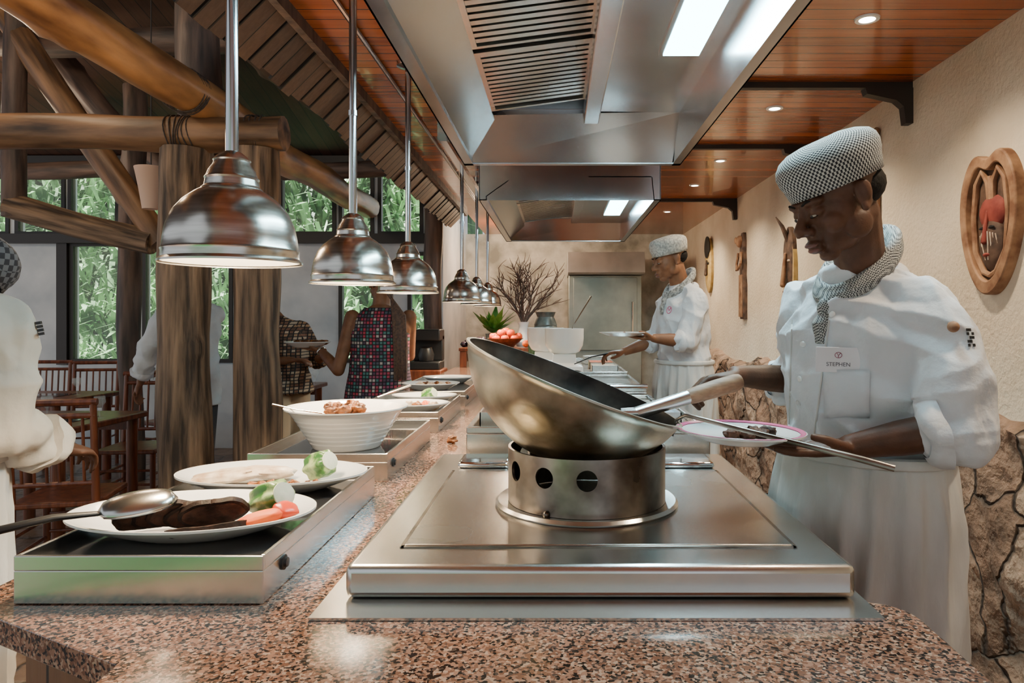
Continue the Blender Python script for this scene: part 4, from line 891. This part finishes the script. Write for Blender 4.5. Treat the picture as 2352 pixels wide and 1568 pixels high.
P3=person('cook in cream jacket and black woven cap leaning beside the buffet',
 (-1.47,1.55,.98),(-1.43,1.62,1.40),math.radians(80),(-1.44,1.66,1.475),math.radians(85),math.radians(35),
 {'R':dict(e=(-1.25,1.56,1.15),w=(-1.28,1.80,1.06),x=(0,1,-.2),z=(.3,0,1),cuff=.7),'L':dict(e=(-1.72,1.70,1.13),w=(-1.60,1.92,1.08),x=(.3,1,-.1),z=(0,0,1),cuff=.7)},
 SKIN,CREAMC,voxel=.006,cap=DKCAP,bottom=TROU,folds=.018)
P4=person('staff member in white shirt and dark trousers behind the log post',
 (-2.47,4.7,.95),(-2.47,4.7,1.46),math.radians(150),(-2.52,4.72,1.66),math.radians(160),math.radians(10),
 {'R':dict(e=(-2.62,4.95,1.2),w=(-2.72,4.85,1.05),x=(-.8,-.2,-.3),z=(0,0,1),cuff=.8),'L':dict(e=(-2.66,4.52,1.19),w=(-2.75,4.60,.98),x=(-.4,.1,-1),z=(-1,0,0),cuff=.8)},
 SKIN2,CLOTH,voxel=.009,bottom=TROU,apron=False,style='shirt')
g=G(); ell(g,(-.02,0,.045),(.102,.08,.088),P4['HM']); obj('hair',g,HAIR,P4['e'])
def pattern(name,cols,scale,rough=.8,edge=.36):
    m,nt,b=newmat(name); N=nt.nodes; L=nt.links
    tc=N.new('ShaderNodeTexCoord'); sp=N.new('ShaderNodeSeparateXYZ'); L.new(tc.outputs['Object'],sp.inputs[0])
    cb=N.new('ShaderNodeCombineXYZ'); L.new(sp.outputs[0],cb.inputs[0]); L.new(sp.outputs[2],cb.inputs[1])
    v=N.new('ShaderNodeTexVoronoi'); v.inputs['Scale'].default_value=scale; v.inputs['Randomness'].default_value=0; v.voronoi_dimensions='2D'; v.distance='CHEBYCHEV'; L.new(cb.outputs[0],v.inputs['Vector'])
    sc=N.new('ShaderNodeSeparateColor'); L.new(v.outputs['Color'],sc.inputs[0])
    r=N.new('ShaderNodeValToRGB'); r.color_ramp.interpolation='CONSTANT'
    while len(r.color_ramp.elements)<len(cols): r.color_ramp.elements.new(.5)
    for i,(el,c) in enumerate(zip(r.color_ramp.elements,cols)): el.position=i/len(cols); el.color=rgb(c)
    L.new(sc.outputs[0],r.inputs['Fac'])
    r2=N.new('ShaderNodeValToRGB'); r2.color_ramp.interpolation='CONSTANT'; r2.color_ramp.elements[0].color=(1,1,1,1); r2.color_ramp.elements[1].position=edge; r2.color_ramp.elements[1].color=(.03,.03,.05,1)
    L.new(v.outputs['Distance'],r2.inputs['Fac'])
    mx=N.new('ShaderNodeMix'); mx.data_type='RGBA'; mx.blend_type='MULTIPLY'; mx.inputs['Factor'].default_value=1; L.new(r.outputs[0],mx.inputs['A']); L.new(r2.outputs[0],mx.inputs['B']); L.new(mx.outputs['Result'],b.inputs['Base Color']); b.inputs['Roughness'].default_value=rough
    return m
DRESSM=pattern('patchwork_dress_fabric',[(.38,.04,.07),(.07,.08,.11),(.42,.36,.33),(.26,.05,.10),(.06,.17,.16),(.08,.04,.07)],46)
BROWNP=pattern('brown_tribal_print',[(.30,.17,.09),(.08,.04,.025),(.40,.3,.21),(.16,.07,.04)],44)
P5=person('woman in sleeveless patchwork dress with long braids holding a plate',
 (-1.18,4.62,.95),(-1.17,4.62,1.44),math.radians(95),(-1.18,4.66,1.63),math.radians(120),math.radians(15),
 {'L':dict(e=(-1.43,4.55,1.06),w=(-1.60,4.70,1.185),x=(-1,.3,.1),z=(0,0,-1),c=(.1,.2,.2),t=.5,m=True),'R':dict(e=(-1.02,4.80,1.14),w=(-1.18,4.98,1.1),x=(-.8,.5,0),z=(0,0,1))},
 SKIN2,DRESSM,voxel=.007,bottom=None,apron=False,style='none',bulk=1.12)
e=P5['e']; ctr,f,l=P5['ctr'],P5['f'],P5['l']
g=G(); R=[]
for t,a,b in [(-1.2,.24,.22),(-.7,.23,.21),(-.25,.215,.18),(-.05,.205,.165),(.2,.185,.145),(.45,.178,.142),(.7,.180,.147),(.88,.160,.132),(.98,.13,.11),(1.05,.10,.085)]:
    c=ctr(t); R.append([c+l*math.cos(q)*a*1.05+f*math.sin(q)*b*1.05 for q in [2*math.pi*j/40 for j in range(40)]])
loft(g,R,cap=False); o=obj('dress',g,DRESSM,e,angle=70); md=o.modifiers.new('s','SOLIDIFY'); md.thickness=.004
g=G(); ell(g,(-.02,0,.04),(.105,.088,.092),P5['HM']); obj('hair',g,HAIR,e)
BR=mat('brown_braids',(.05,.025,.018),(.12,.06,.035),rough=.6,scale=80)
for i in range(9):
    p=P5['HM']@Vector((-.08,-.05+.011*i,.0)); g=G(); q=ctr(.95)-f*.135-l*(.10+.009*i)
    tube(g,[p,p.lerp(q,.6)-f*.03,q,ctr(.6)-f*.16-l*(.115+.009*i),ctr(.1)-f*.15-l*(.12+.009*i)],[.01,.010,.010,.009,.004],8); obj('braid',g,BR,e)
wa=Vector((-1.60,4.70,1.185)); d=(wa-Vector((-1.43,4.55,1.06))).normalized(); g=G(); tube(g,[wa-d*.03,wa-d*.008],[.034,.031],20,cap=False); o=obj('wristwatch',g,CHROME,e); md=o.modifiers.new('s','SOLIDIFY'); md.thickness=.004
platter((-1.70,4.74,1.20),.155,.12,'white dinner plate held by the woman',name='plate',cat='plate')
for i in range(7): blob('food_morsel',(-1.76+.03*i,4.73+.02*(i%2),1.235),(.026,.024,.016),STEW,'brown food piece on the held plate','food',n=.4,rot=(0,0,i))
P6=person('person in brown tribal-print shirt standing at the buffet',
 (-2.02,5.2,.95),(-2.06,5.2,1.34),math.radians(-30),(-2.16,5.2,1.51),math.radians(-60),math.radians(25),
 {'R':dict(e=(-2.12,4.95,1.08),w=(-1.90,4.98,1.1),x=(1,0,0),z=(0,0,1),cuff=.3),'L':dict(e=(-1.84,5.35,1.08),w=(-1.76,5.2,1.1),x=(.8,-.3,0),z=(0,0,1),cuff=.3)},
 SKIN2,BROWNP,voxel=.009,bottom=mat('khaki_trousers',(.4,.3,.2),rough=.9),apron=False,style='shirt')
g=G(); ell(g,(-.02,0,.045),(.102,.08,.088),P6['HM']); obj('hair',g,HAIR,P6['e'])
coat=P1['coat']
def snap(o,u,v):
    org=Vector((0,0,CZ)); d=(S(u,v,1)-org).normalized()
    ok,loc,nrm,i=o.ray_cast(org,d)
    return (loc,nrm) if ok else (None,None)
def on_coat(u,v): return snap(coat,u,v)
for (u,v) in ((1962,640),(1912,722),(1845,790),(1838,870),(1835,925)):
    loc,nr=on_coat(u,v)
    if loc:
        g=G(); ell(g,(0,0,0),(.0075,.0075,.004),frame(loc+nr*.002,nr.cross(Vector((0,0,1))),nr)); obj('button',g,PORC,P1['e'])
for uu in ((1905,1868),(1820,1812)):
    pts=[]
    for k in range(26):
        v=735+k*11.5; u=uu[0]+(uu[1]-uu[0])*k/25
        a,b=on_coat(u,v)
        if a: pts.append(a+b*.001)
    if len(pts)>4: g=G(); tube(g,pts,.0022,6); obj('placket_seam',g,CLOTHG,P1['e'])
loc,nr=on_coat(1928,827)
if loc:
    nr=Vector((P1['f'].x*.6,P1['f'].y-.5,.12)).normalized(); x=Vector((0,0,1)).cross(nr).normalized(); M=frame(loc+nr*.013,x,nr)
    g=G(); box(g,(-.046,-.027,-.002),(.046,.027,.001),M); o=obj('name_tag',g,mat('tag_plastic',(.74,.70,.72),rough=.3),P1['e'],bevel=.001)
    INK=mat('maroon_ink',(.28,.03,.08),rough=.6)
    text('STEPHEN',.012,M@T(0,-.010,.0012),mat('grey_ink',(.10,.08,.10),rough=.6),P1['e']); g=G()
    tube(g,[M@Vector((.007*math.cos(a),.010+.006*math.sin(a),.0015)) for a in [2*math.pi*k/20 for k in range(21)]],.0006,6,cap=False)
    tube(g,[M@Vector((-.003,.014,.0015)),M@Vector((.0,.009,.0015)),M@Vector((.005,.015,.0015))],.0007,6); tube(g,[M@Vector((0,.009,.0015)),M@Vector((0,.005,.0015))],.0007,6); obj('tag_emblem',g,INK,P1['e'])
g=G(); vs=[]; ok=True
for r_ in range(7):
    for c_ in range(7):
        a,b=on_coat(1895+c_*17,850+r_*18)
        if a is None: ok=False; break
        vs.append(a+b*.0035)
    if not ok: break
if ok:
    g.add(vs,[(i*7+j,i*7+j+1,(i+1)*7+j+1,(i+1)*7+j) for i in range(6) for j in range(6)]); o=obj('breast_pocket',g,CLOTH,P1['e'],angle=80); md=o.modifiers.new('s','SOLIDIFY'); md.thickness=.0025
loc,nr=on_coat(2228,775)
if loc:
    x=Vector((0,0,1)).cross(nr).normalized(); M=frame(loc+nr*.003,x,nr); g=G()
    for k in range(5):
        for j in range(3):
            if (k*2+j)%3!=1: box(g,(-.0075+j*.005,-.018+k*.0075,-.001),(-.0035+j*.005,-.0125+k*.0075,.001),M)
    obj('sleeve_badge',g,BLACK,P1['e'],smooth=False)
loc,nr=on_coat(2185,742)
if loc:
    g=G(); capsule(g,loc+nr*.008,loc+nr*.020+Vector((.006,0,0)),.006,.011); obj('pen_cap',g,GRIPW,P1['e'])
loc,nr=snap(P2['coat'],1538,712)
if loc:
    x=Vector((0,0,1)).cross(nr).normalized(); M=frame(loc+nr*.004,x,nr); g=G(); tube(g,[M@Vector((.02*math.cos(a),.02*math.sin(a),0)) for a in [2*math.pi*k/20 for k in range(21)]],.002,6,cap=False); tube(g,[M@Vector((-.01,.01,0)),M@Vector((0,-.004,0)),M@Vector((.012,.012,0))],.002,6); obj('emblem',g,PINKR,P2['e'])
loc,nr=snap(P3['coat'],85,755)
if loc:
    x=Vector((0,0,1)).cross(nr).normalized(); M=frame(loc+nr*.010,x,nr); g=G()
    for a in range(4):
        for b in range(4):
            if (a*3+b*5)%4!=1: box(g,(-.016+a*.0085,-.016+b*.0085,-.009),(-.0095+a*.0085,-.0095+b*.0085,.001),M)
    obj('sleeve_badge',g,BLACK,P3['e'],smooth=False)
def roundplate(c,r,label,tilt=(0,0),rimm=None):
    M=T(c)@Matrix.Rotation(tilt[0],4,'X')@Matrix.Rotation(tilt[1],4,'Y')
    e=thing('plate',c,label,'plate'); g=G(); lathe(g,[(0,0),(.55*r,0),(.62*r,.004),(r,.020),(r,.023),(.97*r,.023),(.62*r,.009),(0,.007)],M,56); obj('dish',g,PORC,e,angle=60)
    if rimm: g=G(); lathe(g,[(.90*r,.0205),(.985*r,.0237),(.975*r,.0244),(.90*r,.0216)],M,56,cap=False); obj('coloured_rim',g,rimm,e)
    return e
pc=Vector((.372,1.42,1.150))
roundplate(pc,.13,'white plate with pink rim held over the stove',tilt=(0,.02),rimm=PINKR)
for i in range(6): blob('meat_morsel',(pc.x-.02+.016*i,pc.y-.01+.018*(i%2),pc.z+.014+.004*(i%2)),(.016,.014,.010),MEAT,'browned meat cube on the pink-rimmed plate','meat',group='meat cubes on the plate',n=.4,rot=(0,0,i),sq=.8)
roundplate(Vector((.36,3.82,1.30)),.13,'white plate held by the far cook')
g=G(); tube(g,[(.30,4.12,1.19),(.20,4.1,1.17),(.10,4.08,1.13)],[.012,.008,.006],8,flat=.5); lathe(g,[(0,0),(.09,0),(.12,.035),(.115,.035),(.088,.005),(0,.005)],T(.02,4.06,1.055),32); obj('frying_pan',g,BLACK,label='small black pan on the griddle',cat='pan')
# ---------------------------------------------------------------- dining furniture
def chair(c,rz,m,label,group='dining chairs'):
    e=thing('dining_chair',(0,0,0),label,'chair',group)
    g=G(); box(g,(-.21,-.21,.43),(.21,.21,.46)); obj('seat',g,m,e,bevel=.008)
    for x in (-.19,.19):
        g=G(); tube(g,[(x,-.19,0),(x,-.19,.43)],[.016,.02],10); obj('leg',g,m,e)
        g=G(); tube(g,[(x,.19,0),(x,.19,.45),(x,.23,.98)],[.016,.02,.016],10); obj('leg',g,m,e)
    g=G()
    for k in range(6): x=-.14+k*.056; tube(g,[(x,.20,.55),(x,.225,.90)],.008,8)
    tube(g,[(-.19,.20,.55),(.19,.20,.55)],.013,8); tube(g,[(-.20,.225,.90),(.20,.225,.90)],.015,8); tube(g,[(-.21,.23,.97),(.21,.23,.97)],.018,8)
    obj('backrest',g,m,e)
    g=G()
    for z in (.18,.28):
        for x in (-.19,.19): tube(g,[(x,-.19,z),(x,.19,z)],.009,8)
        tube(g,[(-.19,-.19,z+.03),(.19,-.19,z+.03)],.009,8)
    obj('stretcher',g,m,e)
    e.location=c; e.rotation_euler=(0,0,rz); return e
ch=chair((-2.62,3.75,0),-2.9,CHAIRM,'dark mahogany spindle-back dining chair beside the table')
for c,rz,lb in (((-3.55,6.45,0),-.3,'dark mahogany spindle-back chair near the windows'),((-4.4,6.5,0),.2,'dark mahogany spindle-back chair near the windows'),((-3.1,5.15,0),.1,'dark spindle-back chair pushed under the far table'),((-3.3,3.55,0),3.1,'dark mahogany chair on the near side of the table'),((-4.95,6.6,0),.1,'dark mahogany spindle-back chair near the windows')):
    dup(ch,Vector(c)-ch.location,lb,rz)
chair((-1.95,6.0,0),2.0,ORANGEW,'orange varnished wooden chair by the buffet',group='orange chairs')
def table(c,w,d,label):
    e=thing('dining_table',c,label,'table'); x,y,_=c
    g=G(); box(g,(x-w,y-d,.72),(x+w,y+d,.76)); obj('table_top',g,CHAIRM,e,bevel=.008)
    for sx in (-1,1):
        for sy in (-1,1):
            g=G(); tube(g,[(x+sx*(w-.07),y+sy*(d-.07),0),(x+sx*(w-.07),y+sy*(d-.07),.72)],.035,12); obj('leg',g,CHAIRM,e)
    g=G(); box(g,(x-w+.05,y-d+.05,.64),(x+w-.05,y-d+.08,.72)); box(g,(x-w+.05,y+d-.08,.64),(x+w-.05,y+d-.05,.72)); obj('apron_rail',g,CHAIRM,e,smooth=False)
    for k in (-.5,.3):
        g=G(); box(g,(x+k*w-.15,y-.12,.7605),(x+k*w+.15,y+.12,.764)); obj('placemat',g,BLKGLASS,label='dark placemat laid on the dining table',cat='placemat',smooth=False)
        g=G(); lathe(g,[(0,0),(.03,0),(.005,.006),(.005,.06),(.035,.10),(.032,.14),(.030,.14),(.033,.10),(0,.065)],T(x+k*w+.2,y+.05,.7605),16); obj('wine_glass',g,gm,label='clear wine glass on the dining table',cat='glass')
table((-3.25,4.4,0),.42,.42,'dark mahogany dining table with placemats'); table((-4.35,5.75,0),.5,.38,'dark mahogany dining table near the windows')
table((-2.6,6.6,0),.3,.38,'small dark dining table behind the posts')
# ---------------------------------------------------------------- light
w=bpy.data.worlds.new('world'); bpy.context.scene.world=w; w.use_nodes=True
bg=w.node_tree.nodes['Background']; bg.inputs[0].default_value=(.84,.92,1,1); bg.inputs[1].default_value=.95
sl=bpy.data.lights.new('sun','SUN'); sl.energy=18; sl.color=(1,.98,.92); sl.angle=.02
o=bpy.data.objects.new('sun',sl); o.rotation_euler=Vector((.45,.35,-.8)).to_track_quat('-Z','Y').to_euler(); C.objects.link(o)
l=bpy.data.lights.new('strip_light_glow','AREA'); l.shape='RECTANGLE'; l.size=.12; l.size_y=1.4; l.energy=30; l.color=(.60,.90,1)
o=bpy.data.objects.new('strip_light_glow',l); o.location=(.467,1.93,CZ+.82+.165); C.objects.link(o)
l=bpy.data.lights.new('strip_light_glow','AREA'); l.shape='RECTANGLE'; l.size=.12; l.size_y=1.0; l.energy=24; l.color=(.65,.9,1)
o=bpy.data.objects.new('strip_light_glow',l); o.location=(.467,5.45,CZ+.75+.12); C.objects.link(o)
for p,en in (((-3.2,3.6,3.3),32),((-4.6,5.4,3.0),30),((-.5,8.3,2.3),50),((-1.5,2.6,2.0),14)):  # added warm fill lights without fixtures, brightening the hall and back wall
    l=bpy.data.lights.new('fill_light','POINT'); l.energy=en; l.color=(1,.74,.48); l.shadow_soft_size=.12; o=bpy.data.objects.new('fill_light',l); o.location=p; C.objects.link(o)
# ---------------------------------------------------------------- camera
cam=bpy.data.cameras.new('cam'); cam.sensor_width=36; cam.lens=1600/2352*36; cam.shift_x=-(1280-1176)/2352; cam.shift_y=-(784-730)/2352; cam.clip_start=.05
co=bpy.data.objects.new('camera',cam); co.location=(0,0,CZ); co.rotation_euler=(math.pi/2,0,0); C.objects.link(co); bpy.context.scene.camera=co
